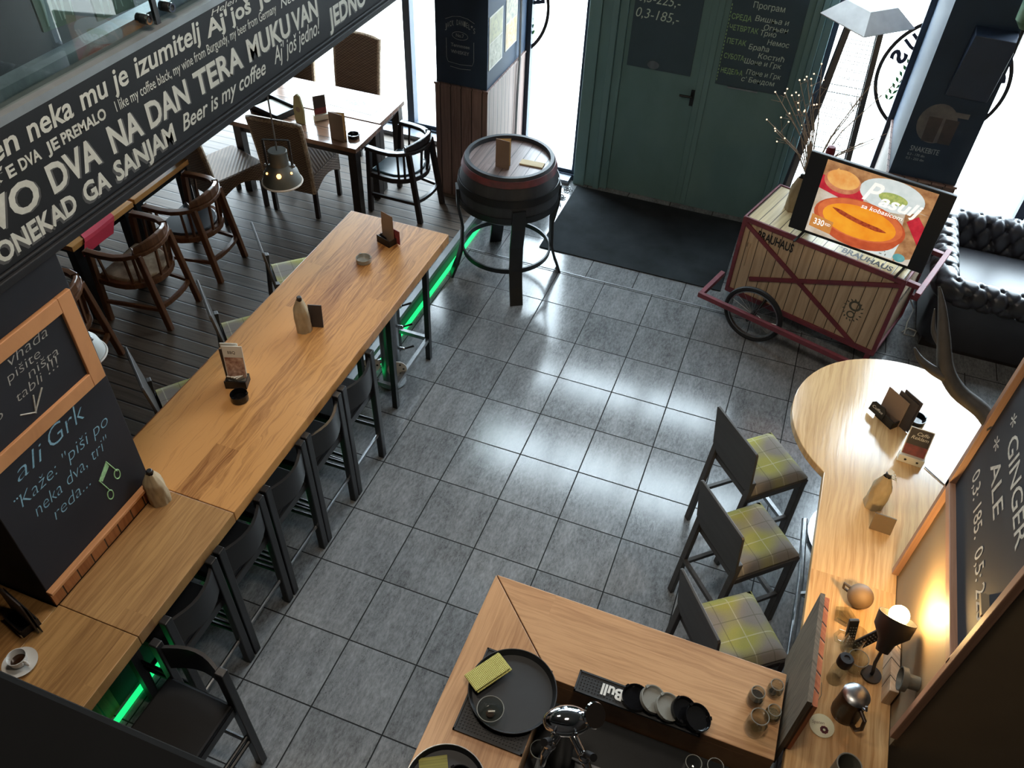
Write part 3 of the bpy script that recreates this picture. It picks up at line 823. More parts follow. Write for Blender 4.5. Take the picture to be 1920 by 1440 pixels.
# ================================================================== wicker chairs
def wicker():
    k = NT('wicker_weave'); o = k.sep(k.obj())
    z = k.math('MULTIPLY', o[2], 75); h = k.math('ADD', o[0], o[1])
    row = k.math('FLOOR', z); ph = k.math('MULTIPLY', k.math('MODULO', row, 2.0), PI)
    wv = k.math('SINE', k.math('ADD', k.math('MULTIPLY', h, 140), ph))
    rr = k.math('SINE', k.math('MULTIPLY', k.math('FRACT', z), PI))
    f = k.math('MULTIPLY', rr, k.math('ADD', .65, k.math('MULTIPLY', wv, .35)))
    nz = k.noise(k.vmul(k.obj(), (9, 9, 40)), 1, 4)
    c = k.mix(k.math('MULTIPLY', f, k.math('ADD', .4, nz)), lin('#4a3a31'), lin('#a8917c'))
    k.bump(f, .8, .006)
    return k.fin(c, .6, 0, .3)


M['wicker'] = wicker()
M['braid'] = plain('wicker_braid', '#c9b295', .6, c2='#6e5a48', scale=(60, 60, 60), bump=.6)


def wicker_chair(label):
    t = thing('wicker_chair', label, 'chair', (0, 0, 0), 0, 'wicker chairs at the window tables')
    def back(s):
        def f(u, v):
            x = (-.24 + .48 * u) * (1 + .05 * v); z = .30 + .72 * v
            return (x, -.25 - .10 * v ** 1.6 - .03 * math.sin(PI * u) * v - s * .045, z + .02 * math.sin(PI * u) * v)
        return f
    mb = MB().grid(back(0), 13, 13).grid(back(1), 13, 13)
    for q in (0, 1):
        for j in range(12):
            v0, v1 = j / 12, (j + 1) / 12
            mb.raw([back(0)(q, v0), back(1)(q, v0), back(1)(q, v1), back(0)(q, v1)], [(0, 1, 2, 3)])
    bk = part('backrest', mb, M['wicker'], t, True)
    tp = [back(.5)(i / 12, 1) for i in range(13)]
    part('braided_edge', MB().tube([back(.5)(0, j / 8) for j in range(8)] + tp + [back(.5)(1, 1 - j / 8) for j in range(1, 9)], .025, 8), M['braid'], bk, True)
    part('seat', MB().box(-.25, .25, -.26, .27, .40, .47), M['wicker'], t, bevel=.015)
    # skirt with an arched lower edge
    n = 12; vs = []; fs = []
    for (ax, sgn) in (('x', -1), ('x', 1), ('y', 1), ('y', -1)):
        for i in range(n):
            q0, q1 = i / n, (i + 1) / n
            a = []
            for q in (q0, q1):
                lo = .27 + .09 * math.sin(PI * q); p = -.25 + .5 * q
                a.append(((sgn * .248, p, lo), (sgn * .248, p, .41)) if ax == 'x' else ((p, sgn * .255, lo), (p, sgn * .255, .41)))
            k = len(vs); vs += [a[0][0], a[1][0], a[1][1], a[0][1]]; fs.append((k, k + 1, k + 2, k + 3))
    part('skirt', MB().raw(vs, fs), M['wicker'], t)
    for sx in (-1, 1):
        for sy in (-1, 1):
            part('leg', MB().box(*sorted((sx * .205, sx * .245)), *sorted((sy * .21, sy * .25)), 0, .40), M['walnut'], t, bevel=.003)
    return t


wc = wicker_chair('wicker chair with its back to the room, right behind the pendant lamp')
wc.location = (-2.60, 1.29, .15); wc.rotation_euler = (0, 0, .05)
dup(wc, 'wicker chair turned aslant, left of the pendant lamp', (-3.22, .92, .15), -.35)
dup(wc, 'wicker chair facing the room against the window glass', (-2.80, 2.52, .15), PI + .05)
dup(wc, 'wicker chair by the window whose back just shows under the sign edge', (-3.58, 2.50, .15), PI + .05)


# ================================================================== barrel table
ba = thing('barrel_table', 'dark half barrel on iron legs used as a standing table by the left column', 'barrel table', (-.46, 1.17, 0))
M['barrelwood'] = plain('dark_barrel_staves', '#2f3338', .5, c2='#24272c', scale=(14, 14, 1))
M['barreltop'] = wood('barrel_head', '#8b7a76', '#665856', 'y', .1, .3, .25, 5, .5, .003)
M['hoopred'] = plain('worn_red_hoop', '#6e3438', .55, c2='#3a2a2e', scale=(9, 9, 9))
part('staves', MB().lathe([(0, .72), (.33, .72), (.43, .80), (.435, .92), (.42, 1.03), (.375, 1.2), (.345, 1.2), (.345, 1.15), (0, 1.15)], 48), M['barrelwood'], ba, True)
part('barrel_head', MB().lathe([(0, 1.151), (.344, 1.151), (.344, 1.16), (0, 1.16)], 40), M['barreltop'], ba)
part('hoop', MB().lathe([(.402, 1.12), (.408, 1.12), (.392, 1.172), (.385, 1.172), (.402, 1.12)], 48), M['hoopred'], ba, True, label='worn red iron hoop')
part('hoop', MB().lathe([(.438, .96), (.443, .96), (.434, 1.02), (.428, 1.02), (.438, .96)], 48), M['blackmetal'], ba, True)
part('hoop', MB().lathe([(.432, .80), (.438, .80), (.441, .86), (.436, .86), (.432, .80)], 48), M['blackmetal'], ba, True)
for i in range(4):
    a = math.radians(-58 + 90 * i) if i else math.radians(-58); a = math.radians([-58, 28, 122, 208][i])
    c_, s_ = math.cos(a), math.sin(a)
    P_ = [(.445, .93), (.44, .75), (.40, .55), (.41, .30), (.45, .15), (.505, 0)]
    mb = MB()
    for (r0, z0), (r1, z1) in zip(P_, P_[1:]): mb.bar((r0 * c_, r0 * s_, z0), (r1 * c_, r1 * s_, z1 - .004), .115, .022, (c_, s_, 0))
    part('leg', mb, M['blackmetal'], ba)
part('foot_ring', MB().ring((0, 0), .385, .40, .27, .315, 48), M['blackmetal'], ba, True)
mk = thing('menu', 'brown folded menu standing open on the barrel', 'menu', (-.44, 1.17, 1.16), .3, 'brown folded menus')


def folded(t, w=.125, h=.25, op=.55):
    part('cover', MB().raw([(0, 0, 0), (w, 0, 0), (w, 0, h), (0, 0, h), (0, .004, 0), (w, .004, 0), (w, .004, h), (0, .004, h)], [(0, 1, 2, 3), (7, 6, 5, 4), (0, 4, 5, 1), (3, 2, 6, 7), (1, 5, 6, 2)])
         .raw([(0, 0, 0), (w * math.cos(op), w * math.sin(op), 0), (w * math.cos(op), w * math.sin(op), h), (0, 0, h)], [(3, 2, 1, 0)]), M['menu'], t)
    part('inner_page', MB().raw([(.004, .007, .002), (w * .97, .0065, .002), (w * .97, .0065, h * .99), (.004, .007, h * .99)], [(3, 2, 1, 0)])
         .raw([(.006, .0005, .002), (w * math.cos(op) * .98 + .002, w * math.sin(op) * .98 - .003, .002), (w * math.cos(op) * .98 + .002, w * math.sin(op) * .98 - .003, h * .99), (.006, .0005, h * .99)], [(0, 1, 2, 3)]), M['menupaper'], t)


folded(mk); mk.location = (-.53, 1.02, 1.16); mk.rotation_euler = (0, 0, -.1)
cdm = thing('card', 'pale wooden card lying flat on the barrel head', 'card', (-.26, 1.17, 1.1605), .05)
part('board', MB().box(-.10, .10, -.04, .04, 0, .012), plain('pale_card', '#c9b48e', .7), cdm, bevel=.002)

# rack with papers behind the barrel
rk = thing('paper_rack', 'low black rack of newspapers on the floor behind the barrel', 'rack', (-.73, 2.50, 0))
part('case', MB().box(-.22, .22, -.18, -.165, 0, .40).box(-.22, .22, .165, .18, 0, .44).box(-.22, -.205, -.165, .165, 0, .42).box(.205, .22, -.165, .165, 0, .42).box(-.205, .205, -.165, .165, .0, .02), M['blackmetal'], rk)
for i, (x, y, a, z, lb) in enumerate(((-.06, .0, .2, .36, 'newspaper lying on top of the black floor rack, folded'), (.09, -.05, -.15, .30, 'white leaflet tilted in the black floor rack'))):
    t = solo('newspaper', MB().box(-.10, .10, -.07, .07, 0, .012), M['paper'], lb, 'newspaper', (-.73 + x, 2.50 + y, z), a, rot=(.25 if i else .1, .2, a))
# wrought scroll threshold plate on the floor by the door
mb = MB()
for c0, r0, d in (((-.40, 2.45), .06, 1), ((-.385, 2.62), .045, -1), ((-.37, 2.78), .05, 1)):
    mb.tube([(c0[0] + r0 * (1 - i / 26) * math.cos(d * i * .5), c0[1] + r0 * (1 - i / 26) * math.sin(d * i * .5), .012) for i in range(22)], .006, 5)
mb.tube([(-.43, 2.30, .012), (-.35, 2.32, .012)], .006, 5)
solo('scrollwork', mb, M['blackmetal'], 'black wrought iron scrollwork lying along the edge of the entrance mat', 'scrollwork')
solo('entrance_mat', MB().box(-.30, 1.475, 1.665, 2.90, 0.0005, .012), M['mat'], 'large dark grey entrance mat in front of the green door', 'mat', bevel=.004)


# ================================================================== vendor cart
CA = math.radians(-17.6)
ct = thing('vendor_cart', 'wooden vendor cart with red frame and bicycle wheels under the screen', 'cart', (2.265, 1.57, 0), CA)
Lh, Dh, Z0, Z1 = .675, .335, .20, .95
part('box', MB().box(-Lh + .01, Lh - .01, -Dh + .01, Dh - .01, Z0, Z1 - .03), M['pine'], ct)
part('lid', MB().box(-Lh + .02, Lh - .02, -Dh + .02, Dh - .02, Z1 - .03, Z1 - .002), M['pine_top'], ct)
fr = MB()
for sx in (-1, 1):
    for sy in (-1, 1):
        fr.box(*sorted((sx * (Lh - .025), sx * (Lh + .008))), *sorted((sy * (Dh - .02), sy * (Dh + .008))), Z0 - .01, Z1)
for z in (Z0 - .015, Z1 - .04):
    for sy in (-1, 1): fr.box(-Lh, Lh, *sorted((sy * (Dh - .012), sy * (Dh + .006))), z, z + .045)
    for sx in (-1, 1): fr.box(*sorted((sx * (Lh - .012), sx * (Lh + .006))), -Dh, Dh, z, z + .045)
part('frame', fr, M['redframe'], ct, bevel=.003)
part('cross_brace', MB().bar((-Lh + .02, -Dh - .001, Z1 - .05), (Lh - .18, -Dh - .001, Z0 + .02), .014, .035, (0, 0, 1)), M['redframe'], ct)
part('cross_brace', MB().bar((Lh - .02, -Dh - .002, Z1 - .05), (-Lh + .18, -Dh - .002, Z0 + .20), .014, .035, (0, 0, 1)), M['redframe'], ct)
part('shaft', MB().box(-Lh - .10, Lh + .05, -Dh - .37, -Dh - .335, .28, .325).box(-Lh - .10, -Lh - .06, -Dh - .335, -Dh + .05, .28, .325), M['redframe'], ct, bevel=.003)
part('shaft', MB().box(-Lh - .10, Lh + .05, Dh + .16, Dh + .195, .28, .325).box(-Lh - .10, -Lh - .06, Dh - .05, Dh + .16, .28, .325), M['redframe'], ct, bevel=.003)
part('push_handle', MB().box(Lh, Lh + .10, -Dh + .04, -Dh + .08, Z1 - .06, Z1 - .02).box(Lh, Lh + .10, Dh - .08, Dh - .04, Z1 - .06, Z1 - .02).box(Lh + .10, Lh + .14, -Dh - .06, Dh + .03, Z1 - .06, Z1 - .02), M['redframe'], ct, bevel=.003)
part('axle', MB().tube([(-.30, -Dh - .36, .265), (-.30, Dh + .18, .265)], .015, 8), M['blackmetal'], ct, True)
for sy in (-1, 1):
    cy = -(Dh + .255) if sy < 0 else Dh + .10
    mb = MB().at((-.30, cy, .265), (PI / 2, 0, 0))
    mb.tube([(.245 * math.cos(i * PI / 24), .245 * math.sin(i * PI / 24), 0) for i in range(48)], .02, 8, True)
    wh = part('wheel', mb, M['rubber'], ct, True)
    mb = MB().at((-.30, cy, .265), (PI / 2, 0, 0)); mb.ring((0, 0), .215, .226, -.012, .012, 40)
    part('rim', mb, M['steel'], wh, True)
    mb = MB().at((-.30, cy, .265), (PI / 2, 0, 0)); mb.lathe([(0, -.03), (.025, -.03), (.025, .03), (0, .03)], 14)
    part('hub', mb, M['blackmetal'], wh, True)
    mb = MB().at((-.30, cy, .265), (PI / 2, 0, 0))
    for i in range(20):
        a = i * PI / 10; b = a + (.5 if i % 2 else -.5)
        mb.tube([(.024 * math.cos(b), .024 * math.sin(b), .015 * (-1) ** i), (.216 * math.cos(a), .216 * math.sin(a), 0)], .0016, 4)
    part('spokes', mb, M['steel'], wh)
part('leg', MB().box(Lh - .06, Lh - .02, -Dh, -Dh + .04, 0, Z0 - .01), M['redframe'], ct)
part('leg', MB().box(Lh - .06, Lh - .02, Dh - .04, Dh, 0, Z0 - .01), M['redframe'], ct)
mb = MB()
write(mb, 'BRAUHAUS', lambda a, b: (a, -Dh + .0085, b), -.53, -.215, .795, .075, .03)
write(mb, '*BRAUHAUS', lambda a, b: (a, b, Z1 - .0012), .10, .54, -Dh + .05, .065, .03)
write(mb, 'BRAUHAUS', lambda a, b: (Lh - .0085, a, b), -.19, .19, .60, .06, .03)
part('stencil_lettering', mb, M['black'], ct)
em = MB()
for (ex, ez, r) in ((.40, .56, .05), (.39, .47, .035)):
    em.raw([(ex + r * math.cos(a), -Dh + .008, ez + r * math.sin(a)) for a in [i * PI / 8 for i in range(16)]] + [(ex + r * .62 * math.cos(a), -Dh + .008, ez + r * .62 * math.sin(a)) for a in [i * PI / 8 for i in range(16)]],
           [(i, (i + 1) % 16, 16 + (i + 1) % 16, 16 + i) for i in range(16)])
rnd = random.Random(4)
for i in range(16):
    a = i * PI / 8; r0 = .06; ex, ez = .395 + r0 * math.cos(a), .515 + .085 * math.sin(a)
    dx, dz = .03 * math.cos(a + .5), .03 * math.sin(a + .5)
    em.raw([(ex, -Dh + .008, ez), (ex + dx * .5 - dz * .25, -Dh + .008, ez + dz * .5 + dx * .25), (ex + dx, -Dh + .008, ez + dz), (ex + dx * .5 + dz * .25, -Dh + .008, ez + dz * .5 - dx * .25)], [(0, 1, 2, 3)])
part('painted_emblem', em, plain('emblem_paint', '#5c5b4e', .7), ct)
part('latch', MB().box(-.585, -.572, -Dh - .002, -Dh + .01, .50, .70).box(-.592, -.565, -Dh - .004, -Dh + .01, .69, .73), M['pine'], ct)

# ---- screen standing on the cart
TA = math.radians(-13.5)
tv = thing('screen', 'flat screen showing a bean soup advert on top of the vendor cart', 'screen', (1.87, 1.36, .949), TA)
TW, TH, TB = 1.06, .67, .05
tilt = 0.0
part('bezel', MB().box(0, TW, 0, .035, TB, TB + TH), M['black'], tv, bevel=.006)
part('rear_housing', MB().box(.2, TW - .2, .035, .07, TB + .08, TB + .42), M['black'], tv, bevel=.01)
for x in (.13, TW - .13):
    part('foot', MB().bar((x, .018, TB), (x - .03, -.10, .006), .018, .012).bar((x, .018, TB), (x + .02, .13, .006), .018, .012), M['black'], tv)
U0, U1, V0, V1 = .135, TW - .115, TB + .025, TB + TH - .022


def scr(y):
    return lambda a, b: (U0 + (U1 - U0) * a, -.0006 - y * .0004, V0 + (V1 - V0) * b)


def disc(mb, f, cx, cy, rx, ry, n=32, rot=0.0):
    pts = []
    for i in range(n):
        a = 2 * PI * i / n; x, y = rx * math.cos(a), ry * math.sin(a)
        pts.append(f(cx + x * math.cos(rot) - y * math.sin(rot), cy + x * math.sin(rot) + y * math.cos(rot)))
    mb.sheet(pts)


def poly(mb, f, pts): mb.sheet([f(*p) for p in pts])


def screen_mat(name, c, c2=None, sc=14, s=.95):
    k = NT(name); nz = k.noise(k.vmul(k.obj(), (sc, sc, sc)), 1, 4)
    col = k.mix(k.ramp(nz, .35, .65), lin(c), lin(c2 or c))
    k.set(k.b.inputs['Emission Color'], col); k.b.inputs['Emission Strength'].default_value = s
    k.b.inputs['Base Color'].default_value = (0, 0, 0, 1); k.b.inputs['Roughness'].default_value = .25
    return k.mat


im = MB(); poly(im, scr(0), [(0, 0), (1, 0), (1, 1), (0, 1)])
pic = part('picture', im, screen_mat('screen_table', '#cfc6b8', '#b5a289', 8), tv)
def spart(name, c, c2, fn, sc=14, s=.95):
    m_ = MB(); fn(m_); part(name, m_, screen_mat('screen_' + name, c, c2, sc, s), pic)
spart('brown_board', '#b98a5c', '#8e5f3c', lambda q: (poly(q, scr(1), [(0, .78), (1, .70), (1, 1), (0, 1)]), poly(q, scr(1), [(.86, .0), (1, .1), (1, .7), (.80, .7)])))
spart('red_cloth', '#c8303c', '#a81e2c', lambda q: (poly(q, scr(2), [(0, .62), (.42, .52), (.42, .76), (.0, .80)]), poly(q, scr(2), [(.84, .55), (1, .30), (1, .55), (.92, .66)])))
spart('basket', '#b5664a', '#d08c62', lambda q: disc(q, scr(3), .19, .78, .17, .15))
spart('bread', '#e9b468', '#dd8f45', lambda q: (disc(q, scr(4), .19, .81, .15, .12), poly(q, scr(5), [(.06, .82), (.12, .94), (.18, .84)])), 9)
spart('white_plate', '#d9dfdc', '#c8d2cf', lambda q: (disc(q, scr(3), .64, .80, .29, .20), poly(q, scr(1.5), [(.55, .0), (.84, .02), (.86, .30), (.70, .34)])))
spart('greens', '#b7bd6a', '#8fa05a', lambda q: disc(q, scr(4), .66, .77, .13, .07), 40)
spart('bowl', '#c25a34', '#b04a2a', lambda q: (disc(q, scr(6), .45, .34, .43, .29), disc(q, scr(6), .47, .27, .38, .27)))
spart('bowl_rim', '#d6703f', '#c76238', lambda q: disc(q, scr(7), .45, .37, .40, .25))
spart('soup', '#f0a32c', '#e8871e', lambda q: disc(q, scr(8), .45, .345, .345, .21), 6)
def saus(q):
    n = 14; t_ = []; b_ = []
    for i in range(n):
        u = i / (n - 1); x = .18 + .53 * u; y = .43 - .10 * u - .025 * math.sin(PI * u); w_ = .024 * min(1, 8 * u, 8 * (1 - u)) + .004
        t_.append((x, y + w_)); b_.append((x, y - w_))
    for i in range(n - 1): poly(q, scr(9), [b_[i], b_[i + 1], t_[i + 1], t_[i]])
spart('sausage', '#8a2f16', '#b3502a', saus, 60)
spart('price_tag', '#c98a48', '#bf7c3c', lambda q: poly(q, scr(10), [(.02, .09), (.235, .06), (.235, .235), (.02, .265)]))
spart('stamp', '#4f8f92', '#6fa9a8', lambda q: (disc(q, scr(10), .90, .07, .055, .055),))
spart('herbs', '#3c3526', '#544a32', lambda q: [disc(q, scr(2), .66 + .12 * random.random(), .03 + .2 * random.random(), .006, .007, 6) for _ in range(30)])
def wr(q):
    f = scr(12)
    write(q, 'P', f, .40, .56, .66, .24, .012, .35); write(q, 'asulj', f, .555, .93, .645, .15, .025, .3)
    write(q, 'sa kobasicom', f, .42, .80, .545, .055, .012, .2)
    write(q, '330', f, .055, .155, .135, .08, .02)
    write(q, 'RSD', f, .165, .215, .16, .035, .01)
spart('advert_lettering', '#f4f1ea', '#ece8de', wr, 4, 1.1)

M['twig'] = plain('twig_bark', '#a08e7c', .8)
# kraft-wrapped bottle, red-wrapped bottle and vase of lit twigs on the cart


def bag_bottle(label, loc, rz, h=.25, r=.042, seed=1):
    t = thing('wrapped_bottle', label, 'bottle', loc, rz, 'bottles wrapped in kraft paper')
    rnd = random.Random(seed); ph = [rnd.random() * 6 for _ in range(6)]

    def f(u, v):
        a = 2 * PI * u; rr = r * (1.06 - .10 * v) if v < .68 else r * (.99 - .60 * ((v - .68) / .32) ** 1.1)
        rr *= 1 + .12 * math.sin(3 * a + ph[0] + 3 * v) * (.4 + v) * .8 + .08 * abs(math.sin(3.5 * a + ph[1] - 4 * v)) + .03 * math.sin(11 * a + ph[2] + 9 * v)
        return (rr * math.cos(a), rr * math.sin(a), h * .92 * v)
    mb = MB().grid(f, 40, 22, True); part('paper', mb, M['kraft'], t, True)
    part('neck', MB().lathe([(0, h * .80), (.014, h * .80), (.014, h * .93), (0, h * .93)], 14), M['potblack'], t, True)
    part('cap', MB().lathe([(.0, h * .93), (.016, h * .93), (.016, h), (.012, h + .004), (0, h + .004)], 14), M['black'], t, True)
    return t


bag_bottle('paper-wrapped bottle on the cart lid behind the left end of the screen', (1.87, 1.74, .949), .3, .32, .06, 3)
rb = thing('red_bottle', 'bottle with a red foil neck showing above the screen', 'bottle', (2.02, 1.70, .949))
part('body', MB().lathe([(0, 0), (.045, 0), (.045, .22), (.03, .30), (.018, .36), (.018, .40), (0, .40)], 20), M['potblack'], rb, True)
part('foil', MB().lathe([(.030, .30), (.034, .30), (.034, .40), (.036, .58), (.03, .62), (0, .63)], 16), plain('red_foil', '#7c2530', .4), rb, True)
vs_ = thing('twig_vase', 'vase of bare twigs tipped with fairy lights behind the cart screen', 'vase', (1.93, 1.90, .949))
part('vase', MB().lathe([(0, 0), (.05, 0), (.07, .10), (.05, .20), (.035, .26), (.04, .28), (.034, .28), (.03, .25), (0, .24)], 20), M['potblack'], vs_, True)
rnd = random.Random(11); tw = MB(); lt = MB()
for i in range(22):
    a = rnd.uniform(-1, 1); left = rnd.random() < .66
    ex = (-.46 + .30 * rnd.random()) if left else (.05 + .42 * rnd.random()); ez = .42 + .66 * rnd.random(); ey = -.02 + .26 * rnd.random()
    p1 = (ex * .35, ey * .4, .24 + (ez - .24) * .5); p2 = (ex, ey, ez)
    tw.tube([(0, 0, .2), p1, p2], [.006, .0045, .003], 5)
    for j in range(3):
        q = rnd.uniform(.4, .95); b = tuple(p1[k] + (p2[k] - p1[k]) * q for k in range(3))
        e = (b[0] + rnd.uniform(-.12, .08), b[1] + rnd.uniform(-.04, .04), b[2] + rnd.uniform(-.02, .12))
        tw.tube([b, e], [.0025, .0015], 4)
        if left and j == 0: lt.ball(e, .007, 6)
    if left: lt.ball(p2, .007, 6)
part('twigs', tw, M['twig'], vs_); part('fairy_lights', lt, M['fairy'], vs_)
# pyramid patio heater
ph_ = thing('patio_heater', 'tall pyramid patio heater with dark legs and wire mesh between cart and window', 'heater', (2.02, 2.66, 0))
M['heaterleg'] = plain('heater_metal', '#4c4f56', .4, .5)
top, bot = .125, .285
for sx in (-1, 1):
    for sy in (-1, 1):
        part('leg', MB().bar((sx * bot, sy * bot, 0), (sx * top, sy * top, 2.18), .045, .045, (0, 1, 0)), M['heaterleg'], ph_)
part('base', MB().box(-.29, .29, -.29, .29, .02, .42), M['heaterleg'], ph_, bevel=.004)
msh = MB()
for s, ax in ((-1, 'y'), (1, 'y'), (-1, 'x'), (1, 'x')):
    for i in range(24):
        z = .5 + i * .068; wdt = bot + (top - bot) * z / 2.18
        p, q = ((-wdt, s * wdt, z), (wdt, s * wdt, z)) if ax == 'y' else ((s * wdt, -wdt, z), (s * wdt, wdt, z)); msh.tube([p, q], .0022, 4)
    for i in range(1, 8):
        g_ = -1 + i * .25; w0 = bot + (top - bot) * .5 / 2.18; w1 = top
        p, q = ((g_ * w0, s * w0, .5), (g_ * w1, s * w1, 2.15)) if ax == 'y' else ((s * w0, g_ * w0, .5), (s * w1, g_ * w1, 2.15)); msh.tube([p, q], .0022, 4)
part('mesh_guard', msh, M['steel'], ph_)
part('hood', MB().lathe([(0, 2.18), (.36, 2.20), (.37, 2.21), (.2, 2.34), (.0, 2.36)], 4, (0, 0)), plain('glare_white_hood', '#f4f5f5', .3), ph_)  # hood colour whitened to hold the window glare

# ================================================================== tufted sofa
M['leather'] = plain('black_tufted_leather', '#2c2b30', .34, c2='#242428', spec=.55, scale=(5, 5, 5))
so = thing('tufted_sofa', 'black leather sofa with deep buttoned rolled arms by the right window', 'sofa', (0, 0, 0))
PX0, PY0, PY1, PX1 = 3.27, 1.66, 2.72, 4.55
rc = .10
cpath = [(PX1, PY0)] + [(PX1 + (PX0 + rc - PX1) * i / 30, PY0) for i in range(1, 31)] + [(PX0 + rc - rc * math.sin(i * PI / 16), PY0 + rc - rc * math.cos(i * PI / 16)) for i in range(1, 9)] \
    + [(PX0, PY0 + rc + (PY1 - PY0 - 2 * rc) * i / 30) for i in range(1, 31)] + [(PX0 + rc - rc * math.cos(i * PI / 16), PY1 - rc + rc * math.sin(i * PI / 16)) for i in range(1, 9)] + [(PX0 + rc + (PX1 - PX0 - rc) * i / 30, PY1) for i in range(1, 31)]
acc = [0]
for a, b in zip(cpath, cpath[1:]): acc.append(acc[-1] + math.hypot(b[0] - a[0], b[1] - a[1]))
# cross-section: (outward offset, z), outer wall -> roll -> inner face
prof = [(.09, .06), (.09, .2), (.09, .35), (.085, .46), (.08, .50)] + [(.055 + .105 * math.cos(a), .60 + .115 * math.sin(a)) for a in [math.radians(d) for d in range(-55, 171, 15)]] + [(-.055, .56), (-.07, .50), (-.08, .44), (-.085, .38)]
pacc = [0]
for a, b in zip(prof, prof[1:]): pacc.append(pacc[-1] + math.hypot(b[0] - a[0], b[1] - a[1]))


def samp(pts, ac, s):
    s = max(0, min(s, ac[-1]))
    for i in range(len(ac) - 1):
        if s <= ac[i + 1] + 1e-9:
            q = (s - ac[i]) / max(1e-9, ac[i + 1] - ac[i]); a, b = pts[i], pts[i + 1]
            return (a[0] + (b[0] - a[0]) * q, a[1] + (b[1] - a[1]) * q), (b[0] - a[0], b[1] - a[1])


def tuft(s, t, t0):
    if t < t0: return 0
    A, B = .155, .13
    fade = min(1, (t - t0) / .04)
    u = s / A; v = (t - t0 - .05) / B
    best = 9
    j0 = math.floor(v)
    for j in (j0, j0 + 1):
        off = .5 * (j % 2); i0 = math.floor(u - off)
        for i in (i0, i0 + 1):
            best = min(best, math.hypot((u - off - i) * A, (v - j) * B))
    p_, q_ = u + v * .5, u - v * .5
    cr = min(abs(p_ - round(p_)), abs(q_ - round(q_))) * A * .8
    return fade * (-.030 * math.exp(-(best / .022) ** 2) - .013 * math.exp(-(cr / .012) ** 2) + .008)


nu, nv = 300, 92
tt0 = pacc[4]
def sofa(u, v):
    s = u * acc[-1]; t = v * pacc[-1]
    (px_, py_), (dx, dy) = samp(cpath, acc, s); l = math.hypot(dx, dy); nx, ny = -dy / l, dx / l   # left normal: for this path it points outwards? flip below
    nx, ny = -nx, -ny
    (o, z), (do, dz) = samp(prof, pacc, t); ll = math.hypot(do, dz); no, nz_ = dz / ll, -do / ll
    h_ = tuft(s, t, tt0)
    o2, z2 = o + no * h_, z + nz_ * h_
    return (px_ - nx * o2, py_ - ny * o2, z2)
part('rolled_frame', MB().grid(sofa, nu, nv), M['leather'], so, True)
part('seat_cushion', MB().box(PX0 + .06, PX1 + .1, PY0 + .08, PY1 - .08, .18, .44), M['leather'], so, bevel=.04)
part('plinth', MB().box(PX0 - .05, PX1, PY0 - .05, PY1 + .05, .0, .08), M['walnut'], so)

# ================================================================== pale counter with round end, bar block
pcn = thing('pale_counter', 'pale oak counter with a round end along the chalkboard partition', 'counter', (0, 0, 0))
ccx, ccy, cr_ = 2.80, -.785, .655
arc = [(ccx + cr_ * math.cos(a), ccy + cr_ * math.sin(a)) for a in [math.radians(d) for d in range(-48, 230, 6)]]
ye = ccy - math.sqrt(cr_ ** 2 - (2.38 - ccx) ** 2)
arc = [p for p in arc if not (p[0] < 2.38 and p[1] < ye)]
outl = arc + [(2.38, ye), (2.38, -3.4), (2.80, -3.4), (2.80, -1.84), (3.15, -1.84), (3.15, -1.34)]
part('countertop', MB().prism(outl, 1.05, 1.10), M['oak_pale'], pcn, bevel=.004)
part('base', MB().box(2.55, 2.8, -3.3, -1.84, 0, 1.05), M['dark_wood'], pcn)
part('column', MB().cyl((2.85, -.78), .07, .03, 1.05, 20).cyl((2.85, -.78), .32, 0, .03, 32), M['steel'], pcn, True)
part('foot_rail', MB().tube([(2.50, -3.2, .22), (2.50, -1.4, .22), (2.47, -.9, .22)], .02, 10).bar((2.5, -1.5, .22), (2.6, -1.5, .3), .02).bar((2.5, -2.4, .22), (2.6, -2.4, .3), .02), M['steel'], pcn, True)
M['boardbrown'] = plain('brown_partition', '#76664e', .6, c2='#6a5a44', scale=(2, 2, 2))
struct('wall_bar', MB().box(2.802, XR, -2.78, -1.845, 0, 3.1), M['boardbrown'])
pb = thing('price_chalkboard', 'large ginger ale price chalkboard in a wooden frame above the pale counter', 'chalkboard', (2.80, 0, 0))
part('board', MB().box(-.002, .001, -2.76, -1.86, 1.84, 3.05), M['chalk'], pb)
part('frame', MB().box(-.03, .002, -2.78, -1.83, 1.80, 1.845).box(-.03, .002, -1.865, -1.83, 1.11, 3.08).box(-.03, .002, -2.80, -2.765, 1.2, 3.08), M['boardframe'], pb, bevel=.003)
part('chalk_tray', MB().box(-.03, -.002, -2.755, -2.66, 2.11, 2.125), M['boardbrown'], pb)
mb = MB(); f = lambda a, b: (-.0035, a, b)
mb = MB(); write(mb, '* GINGER', f, -1.98, -2.62, 2.34, .085, .004, .1); part('chalk_line', mb, M['chalkwhite'], pb)
mb = MB(); write(mb, '* ALE', f, -1.96, -2.37, 2.19, .085, .004, .1); part('chalk_line', mb, M['chalkwhite'], pb)
mb = MB(); write(mb, '0,3: 185.  0,5: 225.', f, -1.98, -2.74, 2.02, .075, .004, .1); part('chalk_line', mb, M['chalkwhite'], pb)
# antlers fixed to the partition's far edge
at_ = thing('antlers', 'grey antlers jutting out from the far edge of the chalkboard partition', 'antlers', (2.815, -1.84, 2.2))
M['antler'] = plain('weathered_antler', '#3a3734', .7, c2='#282624', scale=(20, 20, 8), bump=.4)


